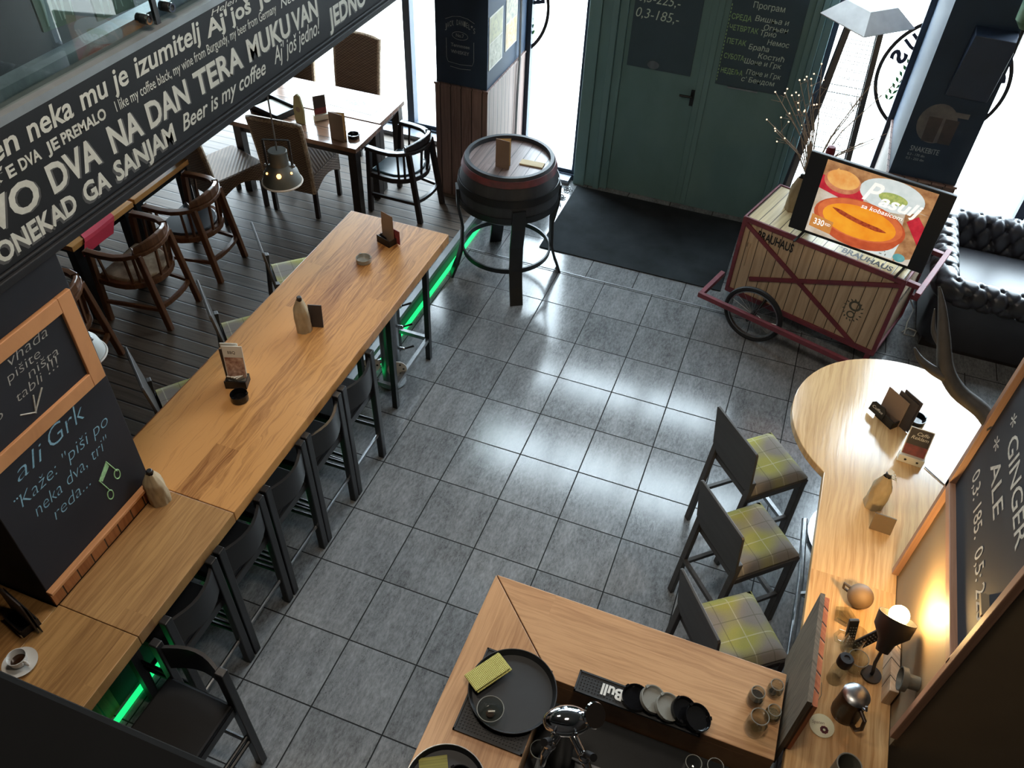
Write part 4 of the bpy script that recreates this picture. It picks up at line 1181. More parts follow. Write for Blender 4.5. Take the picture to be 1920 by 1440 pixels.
def horn(pts, rs):
    # smooth the control points a little
    P_ = []; R_ = []
    for i in range(len(pts) - 1):
        for q in (0, .25, .5, .75):
            p0, p1, p2, p3 = [Vector(pts[max(0, min(len(pts) - 1, i + k))]) for k in (-1, 0, 1, 2)]
            P_.append(.5 * ((2 * p1) + (p2 - p0) * q + (2 * p0 - 5 * p1 + 4 * p2 - p3) * q * q + (3 * p1 - p0 - 3 * p2 + p3) * q ** 3)); R_.append(rs[i] + (rs[i + 1] - rs[i]) * q)
    P_.append(Vector(pts[-1])); R_.append(rs[-1])
    return MB().tube(P_, R_, 12)


part('main_beam', horn([(0, -.005, .0), (-.06, .05, .03), (-.165, .10, .06), (-.24, .14, .13), (-.29, .19, .24), (-.335, .24, .345), (-.375, .29, .42)], [.036, .036, .036, .033, .027, .018, .005]), M['antler'], at_, True)
part('tine', horn([(-.22, .12, .10), (-.29, .13, .115), (-.35, .15, .14), (-.385, .17, .175)], [.026, .02, .014, .004]), M['antler'], at_, True)
part('tine', horn([(-.27, .17, .2), (-.33, .22, .24), (-.36, .26, .33)], [.018, .012, .003]), M['antler'], at_, True)

# ================================================================== front counter with mitred corner
fc = thing('front_counter', 'oak front bar counter with a mitred corner in the foreground', 'counter', (0, 0, 0))
part('countertop', MB().prism([(.905, -2.61), (2.34, -2.61), (2.34, -3.03), (1.335, -3.03)], 1.05, 1.10), M['oak_x'], fc, bevel=.003)
part('countertop', MB().prism([(.901, -2.613), (1.332, -3.034), (1.332, -4.6), (.901, -4.6)], 1.05, 1.10), M['oak_y2'], fc, bevel=.003)
part('front_panel', MB().box(.97, 2.34, -2.70, -2.66, 0, 1.05).box(.97, 1.01, -4.6, -2.70, 0, 1.05), M['dark_wood'], fc)
part('inner_apron', MB().box(1.30, 2.34, -3.03, -3.01, .70, 1.05).box(1.31, 1.332, -4.6, -3.03, .70, 1.05), M['oak_x'], fc)
part('work_surface', MB().box(1.335, 2.36, -4.0, -3.035, .86, .90), M['blackmetal'], fc)
sc_ = solo('screen_board', MB().box(0, .02, -.265, .265, 0, .59), wood('weathered_board', '#6b6154', '#3f382f', 'z', .3, .7, .2, 3, .3, 0, 1.6), 'weathered dark board standing upright at the right end of the front counter', 'board', (2.352, -2.695, .94))
part('edge_strip', MB().box(.02, .045, -.265, .265, .166, .57), wood('brick_strip', '#b06a44', '#8a4a2c', 'z', .08, .6, .4, 9, .3, .006), sc_)


# ================================================================== things on the bar tables
ZT = 1.08
M['card_red'] = plain('red_card', '#8a3a3a', .6, c2='#5a2a2c', scale=(30, 30, 30))
M['card_photo'] = plain('photo_card', '#7a4a3a', .5, c2='#c8a894', scale=(40, 40, 40))
M['seeds'] = plain('spice_seeds', '#3a2c1e', .9, c2='#1e1610', scale=(200, 200, 200))


def ashtray(label, loc, mat, r=.055, h=.035, group='round ashtrays', rot=None):
    t = thing('ashtray', label, 'ashtray', loc, 0, group, rot)
    part('dish', MB().lathe([(0, 0), (r * .92, 0), (r, .004), (r, h), (r * .93, h), (r * .88, h * .75), (r * .82, .012), (0, .010)], 32), mat, t, True)
    nb = MB()
    for i in range(3):
        a = i * 2 * PI / 3 + .4; nb.at((r * .955 * math.cos(a), r * .955 * math.sin(a), h), (0, 0, a)); nb.box(-.006, .006, -.008, .008, -.001, .004)
    part('rest', nb, mat, t)
    return t


M['frost'] = plain('frosted_glass', '#8e8d86', .12, c2='#7c7a72', spec=.7)
ashtray('clear glass ashtray on the far end of the bar table', (-.955, -.50, ZT), M['frost'])
ashtray('glossy black ashtray in front of the tall menu stand on the bar table', (-.975, -2.035, ZT), M['potblack'], .052, .05)
bag_bottle('paper-wrapped bottle standing in the middle of the bar table', (-.955, -1.325, ZT), 0, .27, .045, 1)
solo('card', MB().box(-.045, .045, -.003, .003, 0, .17), M['darkcard'], 'dark card leaning behind the paper-wrapped middle bottle', 'card', (-.895, -1.27, ZT), .2, rot=(-.12, 0, .3))
bag_bottle('paper-wrapped bottle on the bar table at the corner of the chalkboard pier', (-.935, -2.835, ZT), 1.2, .24, .048, 5)


def menu_holder(name, label, loc, rz):
    t = thing(name, label, 'menu holder', loc, rz, 'menu holders on the tables')
    part('tray', MB().box(-.065, .065, -.04, .05, 0, .008).box(-.065, .065, -.04, -.034, 0, .06).box(-.065, .065, .044, .05, 0, .05).box(-.065, -.06, -.04, .05, 0, .05).box(.06, .065, -.04, .05, 0, .05), M['black'], t)
    return t


t = menu_holder('menu_holder', 'black menu holder with tall photo card and sugar sachets on the bar table', (-1.06, -1.93, ZT), .35)
p_ = part('menu_card', MB().raw([(-.06, .02, .01), (.06, .02, .01), (.06, .045, .27), (-.06, .045, .27), (-.06, .024, .01), (.06, .024, .01), (.06, .049, .27), (-.06, .049, .27)], [(0, 1, 2, 3), (7, 6, 5, 4), (0, 4, 5, 1), (1, 5, 6, 2), (2, 6, 7, 3), (3, 7, 4, 0)]), M['paper'], t)
part('photo', MB().sheet([(-.055, .0205, .035), (.055, .0205, .035), (.055, .036, .19), (-.055, .036, .19)]), M['card_photo'], p_)
mb = MB(); write(mb, 'BBQ', lambda a, b: (a, .0195 + .0255 * (b - .01) / .26, b), -.03, .015, .215, .02, .01); part('print', mb, M['black'], p_)
part('menu_card', MB().box(-.085, .02, .055, .060, .005, .235), M['darkcard'], t)
part('menu_card', MB().box(-.075, .03, .066, .070, .005, .275), M['paper'], t)
sq = MB()
for i in range(5): sq.at((-.03 + .014 * i, -.005, .055), (.5, .2 - .1 * i, .15 * i)); sq.box(-.022, .022, -.002, .002, -.03, .035)
part('sachets', sq, M['paper'], t)
t = menu_holder('menu_holder', 'dark menu holder with cards at the far end of the bar table', (-.91, -.22, ZT), -.35)
p_ = part('menu_card', MB().box(-.06, .06, .016, .020, .008, .24), M['menu'], t)
part('menu_card', MB().box(-.08, .01, .03, .034, .005, .15), M['kraft'], t)
part('menu_card', MB().box(.0, .10, .038, .042, .005, .12), M['card_red'], t)
part('sachets', MB().at((-.02, -.01, .05), (.4, .2, 0)).box(-.03, .03, -.002, .002, -.03, .02), M['darkcard'], t)
t = menu_holder('menu_holder', 'black menu holder in the dim corner left of the chalkboard pier', (-1.06, -3.68, ZT), -.25)
part('menu_card', MB().box(-.11, .10, .012, .018, .005, .24), M['darkcard'], t)
part('menu_card', MB().box(-.08, .11, .026, .030, .005, .20), M['black'], t)
part('label_strip', MB().box(.02, .062, -.046, -.041, .004, .022), M['kraft'], t)
cu = thing('saucer', 'white saucer carrying the coffee cup near the balcony rail', 'saucer', (-.925, -3.84, ZT))
part('dish', MB().lathe([(0, 0), (.04, 0), (.075, .014), (.076, .017), (.04, .006), (0, .005)], 36), M['porcelain'], cu, True)
cu = thing('coffee_cup', 'white coffee cup with dregs of coffee on the saucer', 'cup', (-.925, -3.84, ZT + .006))
part('cup', MB().lathe([(0, 0), (.022, 0), (.036, .02), (.042, .055), (.0425, .06), (.040, .06), (.038, .054), (.032, .02), (0, .012)], 32), M['porcelain'], cu, True)
part('handle', MB().tube([(.038, 0, .048), (.056, 0, .05), (.062, 0, .036), (.054, 0, .022), (.036, 0, .02)], .005, 8), M['porcelain'], cu, True)
part('coffee', MB().lathe([(0, .024), (.034, .024), (.033, .026), (0, .026)], 24), plain('coffee_dregs', '#2e1c10', .2), cu)

# ---- on the window tables
def tent(label, loc, rz):
    t = thing('table_sign', label, 'table sign', loc, rz)
    part('base', MB().prism([(-.07, -.02), (.07, -.02), (.07, .025), (-.07, .025)], 0, .055), M['paper'], t, bevel=.004)
    return t


t = tent('white block stand with a red drinks card on the window table', (-2.52, 1.58, .90), .85)
c_ = part('card', MB().box(-.06, .06, .0, .004, .05, .24), M['paper'], t); part('print', MB().box(-.055, .055, -.0015, 0, .12, .235), M['darkcard'], c_); part('red_band', MB().box(-.055, .055, -.002, 0, .06, .12), M['card_red'], c_)
mk = thing('menu', 'brown folded menu standing open on the window table', 'menu', (-2.26, 1.30, .90), -.1, 'brown folded menus'); folded(mk, .15, .26, .35)
ashtray('black ashtray beside the folded menu on the window table', (-2.08, 1.40, .90), M['potblack'])
t = thing('paper_bag', 'pale green paper cutlery bag standing on the window table', 'bag', (-2.66, 1.44, .90), -.1)
part('bag', MB().prism([(-.05, 0), (.05, 0), (.058, .14), (.03, .27), (.0, .29), (-.035, .26), (-.058, .14)], -.012, .012), plain('pale_green_paper', '#a59f76', .8), t, bevel=.004, label=None)
for c in t.children: c.rotation_euler = (PI / 2, 0, 0)
mb = MB(); disc(mb, lambda a, b: (a, -.0135, b), .0, .14, .026, .026, 20); part('round_print', mb, M['menu'], t)
t = thing('placemat', 'printed paper placemat on the window-side table', 'placemat', (-2.36, 2.03, .9005), -.06)
part('sheet', MB().box(-.24, .24, -.16, .16, 0, .002), M['paper'], t)
mb = MB(); disc(mb, lambda a, b: (a, b, .0024), -.03, 0, .12, .06, 30); part('oval_print', mb, plain('green_print', '#7d9a86', .8, c2='#b4c0b4', scale=(40, 40, 40)), t)
t = thing('newspaper_tray', 'dark tray of newspapers at the left of the window tables', 'tray', (-3.02, 1.55, .90), -.3)
part('tray', MB().box(-.20, .20, -.13, .13, 0, .012).box(-.20, .20, -.13, -.12, 0, .06).box(-.2, .2, .12, .13, 0, .06).box(-.2, -.19, -.13, .13, 0, .06).box(.19, .2, -.13, .13, 0, .06), M['blackmetal'], t)
solo('newspaper', MB().box(-.16, .16, -.11, .11, 0, .02), M['paper'], 'folded newspaper lying in the dark tray by the window', 'newspaper', (-3.02, 1.55, .914), -.3)

# ================================================================== on the front counter
ZC_ = 1.10


def bar_mat(label, x0, x1, y0, y1):
    t = thing('bar_mat', label, 'bar mat', ((x0 + x1) / 2, (y0 + y1) / 2, ZC_), 0); hx, hy = (x1 - x0) / 2, (y1 - y0) / 2
    part('base', MB().box(-hx, hx, -hy, hy, 0, .006).box(-hx, hx, -hy, -hy + .008, .006, .012).box(-hx, hx, hy - .008, hy, .006, .012).box(-hx, -hx + .008, -hy, hy, .006, .012).box(hx - .008, hx, -hy, hy, .006, .012), M['rubber'], t)
    mb = MB(); nx, ny = max(2, int((2 * hx - .03) / .014)), max(2, int((2 * hy - .03) / .014))
    for i in range(nx):
        for j in range(ny):
            x = -hx + .015 + (i + .5) * (2 * hx - .03) / nx; y = -hy + .015 + (j + .5) * (2 * hy - .03) / ny
            mb.box(x - .003, x + .003, y - .003, y + .003, .006, .010)
    n_ = part('nubs', mb, M['rubber'], t); n_['kind'] = 'stuff'
    return t


bar_mat('square black rubber bar mat under the round tray', 1.01, 1.33, -3.41, -3.0)
t = bar_mat('long black rubber bar mat with white lettering under the ashtrays', 1.445, 2.02, -3.05, -2.945)
mb = MB(); fb_ = lambda a, b: (-a, -b, .0125); write(mb, 'Bull', fb_, .075, .172, -.025, .05, .035); write(mb, 'Red', fb_, -.05, .05, -.025, .05, .035); part('white_lettering', mb, plain('white_print', '#d8d6d0', .7), t)


def round_tray(label, loc, r):
    t = thing('serving_tray', label, 'tray', loc, 0, 'round serving trays')
    part('tray', MB().lathe([(0, 0), (r * .93, 0), (r, .03), (r * .985, .032), (r * .91, .006), (0, .006)], 64), M['rubber'], t, True)
    part('rim', MB().tube([(r * .993 * math.cos(i * PI / 32), r * .993 * math.sin(i * PI / 32), .031) for i in range(64)], .003, 6, True), M['rubber'], t, True)
    return t


round_tray('round black serving tray with a yellow cloth and a glass on it', (1.195, -3.165, 1.112), .197)
t = round_tray('round black tray with a pale rim at the bottom edge of the frame', (1.08, -3.645, 1.102), .17)
[c for c in t.children if c.name.startswith('rim')][0].data.materials[0] = M['steel']
t = ashtray('black round bowl on the pale-rimmed tray', (1.13, -3.61, 1.11), M['potblack'], .06, .05)
solo('ribbed_cloth', MB().box(-.06, .06, -.08, .08, 0, .006), plain('yellow_ribbed_cloth', '#8f8740', .8, c2='#6f6a32', scale=(4, 120, 4)), 'yellow ribbed cloth lying in the pale-rimmed tray', 'cloth', (1.02, -3.62, 1.109), .5)


def cloth_mat():
    k = NT('waffle_cloth'); o = k.sep(k.obj())
    a = k.math('MULTIPLY', k.math('SINE', k.math('MULTIPLY', k.math('ADD', o[0], o[1]), 420)), k.math('SINE', k.math('MULTIPLY', k.math('SUBTRACT', o[0], o[1]), 420)))
    c = k.mix(k.ramp(a, -.4, .5), lin('#9a9450'), lin('#d2cc7e')); k.bump(a, .6, .003)
    return k.fin(c, .85, 0, .2)


wcm = cloth_mat()
t = thing('cleaning_cloth', 'folded yellow waffle cloth on the round black tray', 'cloth', (1.062, -3.135, 1.145), math.radians(57))
part('fold', MB().box(-.095, .095, -.047, .047, .009, .018), wcm, t, bevel=.004)
part('fold', MB().box(-.09, .10, -.054, .045, 0, .008), wcm, t, bevel=.003)


def vessel(name, label, cat, loc, prof, mat, rot=None, group=None, n=28):
    t = thing(name, label, cat, loc, 0, group, rot)
    part('glass', MB().lathe(prof, n), mat, t, True)
    k = max(range(len(prof)), key=lambda i: (prof[i][1], prof[i][0])); rr, zz = prof[k]
    if n > 8: part('rim', MB().tube([((rr - .002) * math.cos(i * PI / 16), (rr - .002) * math.sin(i * PI / 16), zz) for i in range(32)], .002, 6, True), M['frost'], t, True)  # frosted ring draws the highlight along the glass rim
    return t


def jar_prof(r, h): return [(0, 0), (r * .95, 0), (r, .006), (r, h * .72), (r * .86, h * .84), (r * .86, h), (r * .78, h), (r * .78, h * .84), (r * .93, h * .70), (r * .93, .012), (0, .01)]


M['jarglass'] = glass('jar_glass', (.86, .88, .85), .04, 2.2)
t = vessel('tumbler', 'clear glass with a cigarette end inside on the black tray', 'glass', (1.14, -3.295, 1.119), [(0, 0), (.045, 0), (.058, .035), (.060, .055), (.056, .055), (.053, .034), (.042, .008), (0, .008)], M['jarglass'])
part('ash', MB().ball((0, 0, .012), .02, 8, .3), M['seeds'], t); part('cigarette_end', MB().tube([(-.01, 0, .02), (.018, .01, .024)], .004, 8), M['paper'], t, True)
for i, (x, m_, lb) in enumerate(((1.715, 'potblack', 'black ashtray leaning at the lettered end of the long bar mat'), (1.785, 'frost', 'clear ashtray in the row, the one toward the white lettering'), (1.855, 'frost', 'clear ashtray in the row, the one away from the lettering'),
                                 (1.925, 'potblack', 'black ashtray touching the clear one, away from the lettering'), (1.985, 'potblack', 'black ashtray at the jar end of the row'))):
    ashtray(lb, (x, -2.99 + .01 * (i % 2), 1.112 if i == 0 else 1.134), M[m_], .062, .024, 'ashtrays leaning in a row on the long bar mat', (0, .36 if i else 0, 0))
t = vessel('spice_jar', 'spice jar full of dark seeds at the left of the jar cluster', 'jar', (2.215, -2.80, ZC_), jar_prof(.036, .095), M['jarglass'], group='glass spice jars'); part('seeds', MB().cyl((0, 0), .032, .012, .055, 20), M['seeds'], t)
t = vessel('spice_jar', 'small spice jar at the far corner of the front counter', 'jar', (2.292, -2.725, ZC_), jar_prof(.034, .08), M['jarglass'], group='glass spice jars'); part('seeds', MB().cyl((-.006, -.004), .018, .012, .018, 12), M['seeds'], t)
t = vessel('spice_jar', 'small jar of pale spice next to the weathered board', 'jar', (2.298, -2.845, ZC_), jar_prof(.034, .075), M['jarglass'], group='glass spice jars'); part('seeds', MB().cyl((0, 0), .028, .012, .04, 16), plain('pale_spice', '#7d6a4a', .9, c2='#3d301f', scale=(200, 200, 200)), t)
vessel('spice_jar', 'largest jar of the cluster, empty, nearest the bar', 'jar', (2.235, -2.925, ZC_), jar_prof(.046, .125), M['jarglass'], group='glass spice jars')
# beer tap tower over the drip tray
tp = thing('beer_tap', 'chrome beer tap tower with two taps behind the front counter', 'beer tap', (1.475, -3.30, .90))
part('column', MB().lathe([(0, 0), (.07, 0), (.07, .02), (.05, .03), (.05, .40), (0, .40)], 28), M['black'], tp, True)
mb = MB().at((0, 0, .44), (0, 0, .4), (1.35, .85, .75)); mb.ball((0, 0, 0), .075, 24); part('head', mb, M['chrome'], tp, True)
for i, (a, l_) in enumerate(((-1.9, .11), (-.75, .15))):
    c_, s_ = math.cos(a), math.sin(a)
    fa = part('faucet', MB().tube([(.05 * c_, .05 * s_, .42), (l_ * c_, l_ * s_, .40), ((l_ + .03) * c_, (l_ + .03) * s_, .38), ((l_ + .035) * c_, (l_ + .035) * s_, .28)], [.018, .02, .017, .011], 12).ball((l_ * c_, l_ * s_, .41), .026, 12), M['chrome'], tp, True)
    part('tap_handle', MB().tube([(l_ * c_, l_ * s_, .42), ((l_ + .01) * c_, (l_ + .01) * s_, .47), ((l_ + .05) * c_, (l_ + .05) * s_, .52)], [.009, .013, .016], 10), M['black'], fa, True)
mb = MB().at((.10, .05, .47), (.5, .5, .5), (1, 1, 1)); mb.lathe([(0, -.008), (.05, -.008), (.054, 0), (.05, .008), (0, .008)], 28); part('medallion', mb, M['chrome'], tp, True)
dt = thing('drip_tray', 'stainless drip tray with a square grid below the beer taps', 'drip tray', (1.62, -3.42, .90))
part('tray', MB().box(-.24, .24, -.2, .16, 0, .012).box(-.24, .24, .15, .16, .012, .03).box(-.24, -.23, -.2, .15, .012, .03).box(.23, .24, -.2, .15, .012, .03), M['steel'], dt)
gr = MB()
for i in range(13): gr.box(-.09 + i * .015 - .002, -.09 + i * .015 + .002, -.15, .06, .014, .02)
for i in range(15): gr.box(-.09, .092, -.15 + i * .015 - .002, -.15 + i * .015 + .002, .014, .02)
part('grid', gr, M['steel'], dt)
wg = [(0, 0), (.034, 0), (.034, .003), (.006, .008), (.005, .08), (.03, .10), (.042, .14), (.036, .19), (.034, .19), (.040, .14), (.028, .103), (0, .095)]
for i, (x, y, lb) in enumerate(((2.02, -3.16, 'stemmed glass below the counter edge, the leftmost'), (2.11, -3.14, 'stemmed glass below the counter edge, the middle one'), (2.21, -3.18, 'stemmed glass below the counter edge, the rightmost'))):
    vessel('wine_glass', lb, 'glass', (x, y, .90), wg, M['glassware'], group='stemmed glasses under the counter')
vessel('pint_glass', 'empty pint glass standing beside the beer tap', 'glass', (1.385, -3.33, .90), [(0, 0), (.03, 0), (.042, .15), (.039, .15), (.028, .008), (0, .008)], M['glassware'])

# ================================================================== on the pale counter
t = menu_holder('menu_holder', 'dark menu holder stuffed with upright cards on the round counter end', (2.70, -.72, ZC_), -.75)
part('menu_card', MB().box(-.09, .07, .015, .019, .005, .20), M['menu'], t); part('menu_card', MB().box(-.02, .12, .024, .028, .005, .23), M['darkcard'], t); part('menu_card', MB().box(.0, .13, .033, .037, .005, .25), M['darkcard'], t)
p_ = part('name_plate', MB().prism([(-.055, .0), (.055, 0), (.055, .055), (.035, .075), (-.035, .075), (-.055, .055)], -.003, .003), M['black'], t)
p_.rotation_euler = (PI / 2 - .2, 0, 0); p_.location = (-.06, -.05, .02)
mb = MB(); write(mb, 'Coffee', lambda a, b: (a, b, .0035), -.04, .04, .03, .018, .004, .2); part('plate_lettering', mb, M['paper'], p_)
ashtray('black ashtray beside the upright cards on the round counter end', (2.86, -.66, ZC_), M['potblack'])
t = tent('white block stand with a red and brown coffee card on the pale counter', (2.835, -1.02, ZC_), -.08)
c_ = part('card', MB().raw([(-.065, .0, .05), (.065, .0, .05), (.065, .075, .20), (-.065, .075, .20), (-.065, .003, .05), (.065, .003, .05), (.065, .078, .20), (-.065, .078, .20)], [(0, 1, 2, 3), (7, 6, 5, 4), (0, 4, 5, 1), (1, 5, 6, 2), (2, 6, 7, 3), (3, 7, 4, 0)]), M['paper'], t)
cf = lambda a, b: (a, -.001 + .5 * (b - .05), b)
m1 = MB(); poly(m1, cf, [(-.06, .11), (.06, .11), (.06, .197), (-.06, .197)]); part('print', m1, M['darkcard'], c_)
m1 = MB(); poly(m1, cf, [(-.06, .053), (.06, .053), (.06, .11), (-.06, .11)]); part('red_band', m1, M['card_red'], c_)
m1 = MB(); cf2 = lambda a, b: (a, -.002 + .5 * (b - .05), b)
write(m1, 'Caffe', cf2, -.02, .045, .165, .018, .004, .3); write(m1, 'Reklam', cf2, -.045, .05, .142, .018, .004, .3); part('card_lettering', m1, M['paper'], c_)
for x in (-.03, .035):
    m1 = MB().at((x, -.0205, .03), (PI / 2, 0, 0)); m1.lathe([(0, 0), (.007, 0), (.007, .002), (0, .002)], 14); part('screw_hole', m1, M['black'], t)
t = bag_bottle('green-brown paper-wrapped bottle tied with white string on the pale counter', (2.655, -1.42, ZC_), .5, .26, .048, 9)
sg_ = MB(); rnd = random.Random(2)
for i in range(7): sg_.tube([(.012, 0, .225), (.03 + .02 * rnd.random(), -.02 + .05 * rnd.random(), .22 + .03 * rnd.random()), (.05 + .02 * rnd.random(), -.02 + .04 * rnd.random(), .20), (.02, 0, .222)], .0018, 5)
part('string', sg_, M['paper'], t); m1 = MB().at((0, -.004, .275), (.4, 0, 0)); m1.lathe([(0, 0), (.017, 0), (.017, .002), (0, .002)], 18); part('paper_tag', m1, M['paper'], t)
solo('coaster_block', MB().box(-.055, .055, -.005, .005, 0, .10), plain('brown_block', '#6d5a42', .7), 'small square brown card stand leaning in front of the string-tied bottle', 'card', (2.70, -1.60, ZC_), 0, rot=(-.35, 0, -.05))
solo('power_cord', MB().tube([(.0, 0, .006), (.10, -.09, .004), (.19, -.17, .004), (.27, -.20, .004)], .003, 6), M['black'], 'thin black cord trailing from the coffee card stand to the partition', 'cord', (2.92, -1.03, ZC_))
# clutter between the weathered board and the partition
t = thing('glass_mug', 'glass beer mug holding two black remote controls', 'mug', (2.60, -2.37, ZC_))
mugp = [(0, 0), (.042, 0), (.045, .01), (.045, .14), (.041, .14), (.040, .015), (0, .012)]
part('glass', MB().lathe(mugp, 28), M['jarglass'], t, True)
part('handle', MB().tube([(-.043, 0, .115), (-.075, .0, .12), (-.085, 0, .075), (-.07, 0, .035), (-.043, 0, .03)], .009, 10), M['jarglass'], t, True)


def remote(label, loc, rot, L):
    r = thing('remote_control', label, 'remote control', loc, 0, 'remote controls in the mug', rot)
    part('body', MB().box(-.023, .023, -.009, .009, 0, L), M['black'], r, bevel=.005)
    q = MB()
    for i in range(3):
        for j in range(7): q.box(-.014 + i * .012, -.008 + i * .012, -.0105, -.009, .03 + j * .02, .036 + j * .02)
    part('buttons', q, M['frost'], r)


remote('black remote standing upright in the beer mug, toward the board', (2.588, -2.37, 1.115), (-.12, -.12, .3), .20)
remote('black remote with many small buttons leaning right in the beer mug', (2.612, -2.365, 1.115), (-.15, .38, -.3), .21)
t = vessel('star_ashtray', 'star-shaped cut glass dish beside the remotes', 'dish', (2.56, -2.21, ZC_), [(0, 0), (.05, 0), (.055, .03), (.045, .03), (.04, .012), (0, .01)], M['jarglass'], n=5)
t = thing('round_pot', 'round brown pot with a notched rim behind the remotes', 'pot', (2.615, -2.10, ZC_))
part('body', MB().ball((0, 0, .062), .062, 24, 1.0), plain('brown_pot', '#7a6248', .6, c2='#655039'), t, True)
part('handle', MB().tube([(-.055, .02, .08), (-.085, .03, .085), (-.08, .03, .05), (-.055, .02, .045)], .007, 8), plain('dark_pot_handle', '#3c3024', .6), t, True)
t = vessel('glass_mug', 'clear ribbed beer glass in the warm lamp light', 'glass', (2.622, -2.468, ZC_), [(0, 0), (.04, 0), (.046, .02), (.046, .10), (.042, .10), (.041, .02), (0, .015)], M['jarglass'])
t = thing('dark_bottle', 'bottle with a wide dark cap beside the weathered board', 'bottle', (2.545, -2.555, ZC_))
part('body', MB().lathe([(0, 0), (.034, 0), (.036, .09), (.03, .13), (.018, .15), (0, .15)], 24), M['jarglass'], t, True)
part('cap', MB().lathe([(0, .15), (.033, .15), (.034, .19), (.028, .20), (.014, .2), (.012, .196), (0, .196)], 28), M['black'], t, True)
t = thing('beer_stein', 'dark ribbed beer stein with a shiny metal lid', 'stein', (2.605, -2.70, ZC_))
pr_ = [(0, 0), (.06, 0)] + [(.060 + .003 * (i % 2) - .0004 * i, .012 + i * .011) for i in range(13)] + [(.053, .165), (0, .165)]
part('body', MB().lathe(pr_, 32), plain('brown_stoneware', '#3c2a1d', .35, c2='#2a1c12', scale=(20, 20, 60)), t, True)
part('lid', MB().lathe([(0, .166), (.057, .166), (.059, .171), (.05, .180), (.025, .187), (0, .189)], 36), M['steel'], t, True)
part('handle', MB().tube([(.03, -.05, .14), (.05, -.085, .135), (.055, -.095, .08), (.045, -.08, .03), (.03, -.052, .02)], .009, 10), plain('stein_handle', '#2e1f15', .4), t, True)
part('thumb_lift', MB().tube([(.03, -.05, .17), (.04, -.065, .185), (.035, -.055, .20)], .006, 8), M['steel'], t, True)
t = thing('beer_coaster', 'round pale coaster with a red flower print by the stein', 'coaster', (2.515, -2.80, ZC_ + .001), .2)
part('board', MB().cyl((0, 0), .054, 0, .004, 36), plain('cream_coaster', '#d8d2ae', .8), t)
mb = MB(); rnd = random.Random(5)
for i in range(9):
    a = i * 2 * PI / 9; disc(mb, lambda p, q: (p, q, .0045), .008 + .012 * math.cos(a), -.018 + .012 * math.sin(a), .007, .007, 8)
part('flower_print', mb, M['card_red'], t)
mb = MB(); write(mb, 'Spaten', lambda a, b: (a, b, .0045), -.042, .012, .006, .014, .003, .2); part('print', mb, M['menu'], t)
t = vessel('grey_vase', 'grey cylindrical vase at the near end of the pale counter', 'vase', (2.60, -3.02, ZC_), [(0, 0), (.05, 0), (.052, .15), (.052, .17), (.046, .17), (.045, .02), (0, .015)], plain('grey_ceramic', '#6c6a5e', .5))
solo('lit_ledge', MB().box(-.02, .02, -.15, .15, 0, .12), M['pine'], 'pale wooden ledge standing against the partition under the lit lamp', 'ledge', (2.775, -2.44, ZC_), bevel=.003)
solo('lighter', MB().tube([(0, 0, 0), (.03, .045, .012)], .009, 10).tube([(.03, .045, .012), (.06, .12, .03), (.05, .17, .05)], .0015, 5), M['frost'], 'clear plastic lighter on a cord by the weathered board', 'lighter', (2.43, -2.80, 1.112))
sp = thing('spot_fitting', 'small grey round fitting on the near edge of the partition', 'fitting', (2.80, -2.66, 1.44), 0, None, (0, -PI / 2, 0))
part('cup', MB().lathe([(0, 0), (.03, 0), (.032, .045), (.05, .05), (.052, .075), (.046, .075), (.04, .056), (0, .05)], 28), M['grey_enamel'], sp, True)

# lamp shining at the price board
ML = plain('lamp_black', '#1c1815', .5)
lp = thing('bar_lamp', 'black bell lamp with a glaring bulb lighting the price chalkboard', 'lamp', (2.685, -2.43, 1.46))

from mathutils import Euler
ax = Vector((.12, .62, .78)).normalized(); q_ = Vector((0, 0, 1)).rotation_difference(ax).to_euler()
mb = MB().at((0, 0, 0), tuple(q_)); mb.lathe([(0, -.125), (.028, -.125), (.038, -.075), (.078, -.02), (.083, .045), (.079, .045), (.073, -.015), (.036, -.06), (0, -.06)], 36); sh_ = part('shade', mb, ML, lp, True)
bp = ax * .055
part('bulb', MB().ball(tuple(bp), .043, 20), M['warm_bulb'], lp, True, label='glaring lit bulb')
part('arm', MB().tube([tuple(ax * -.10), (-.01, -.075, -.20), (.02, -.04, -.33), (.02, -.04, -.36)], .008, 8), ML, lp, True)
part('base', MB().cyl((.02, -.04), .045, -.36, -.347, 24), ML, lp, True)
pl = bpy.data.lights.new('bulb_light', 'POINT'); pl.energy = 20; pl.color = (1.0, .62, .24); pl.shadow_soft_size = .035
po = bpy.data.objects.new('bulb_light', pl); C.objects.link(po); po.parent = lp; po.location = tuple(ax * .115)


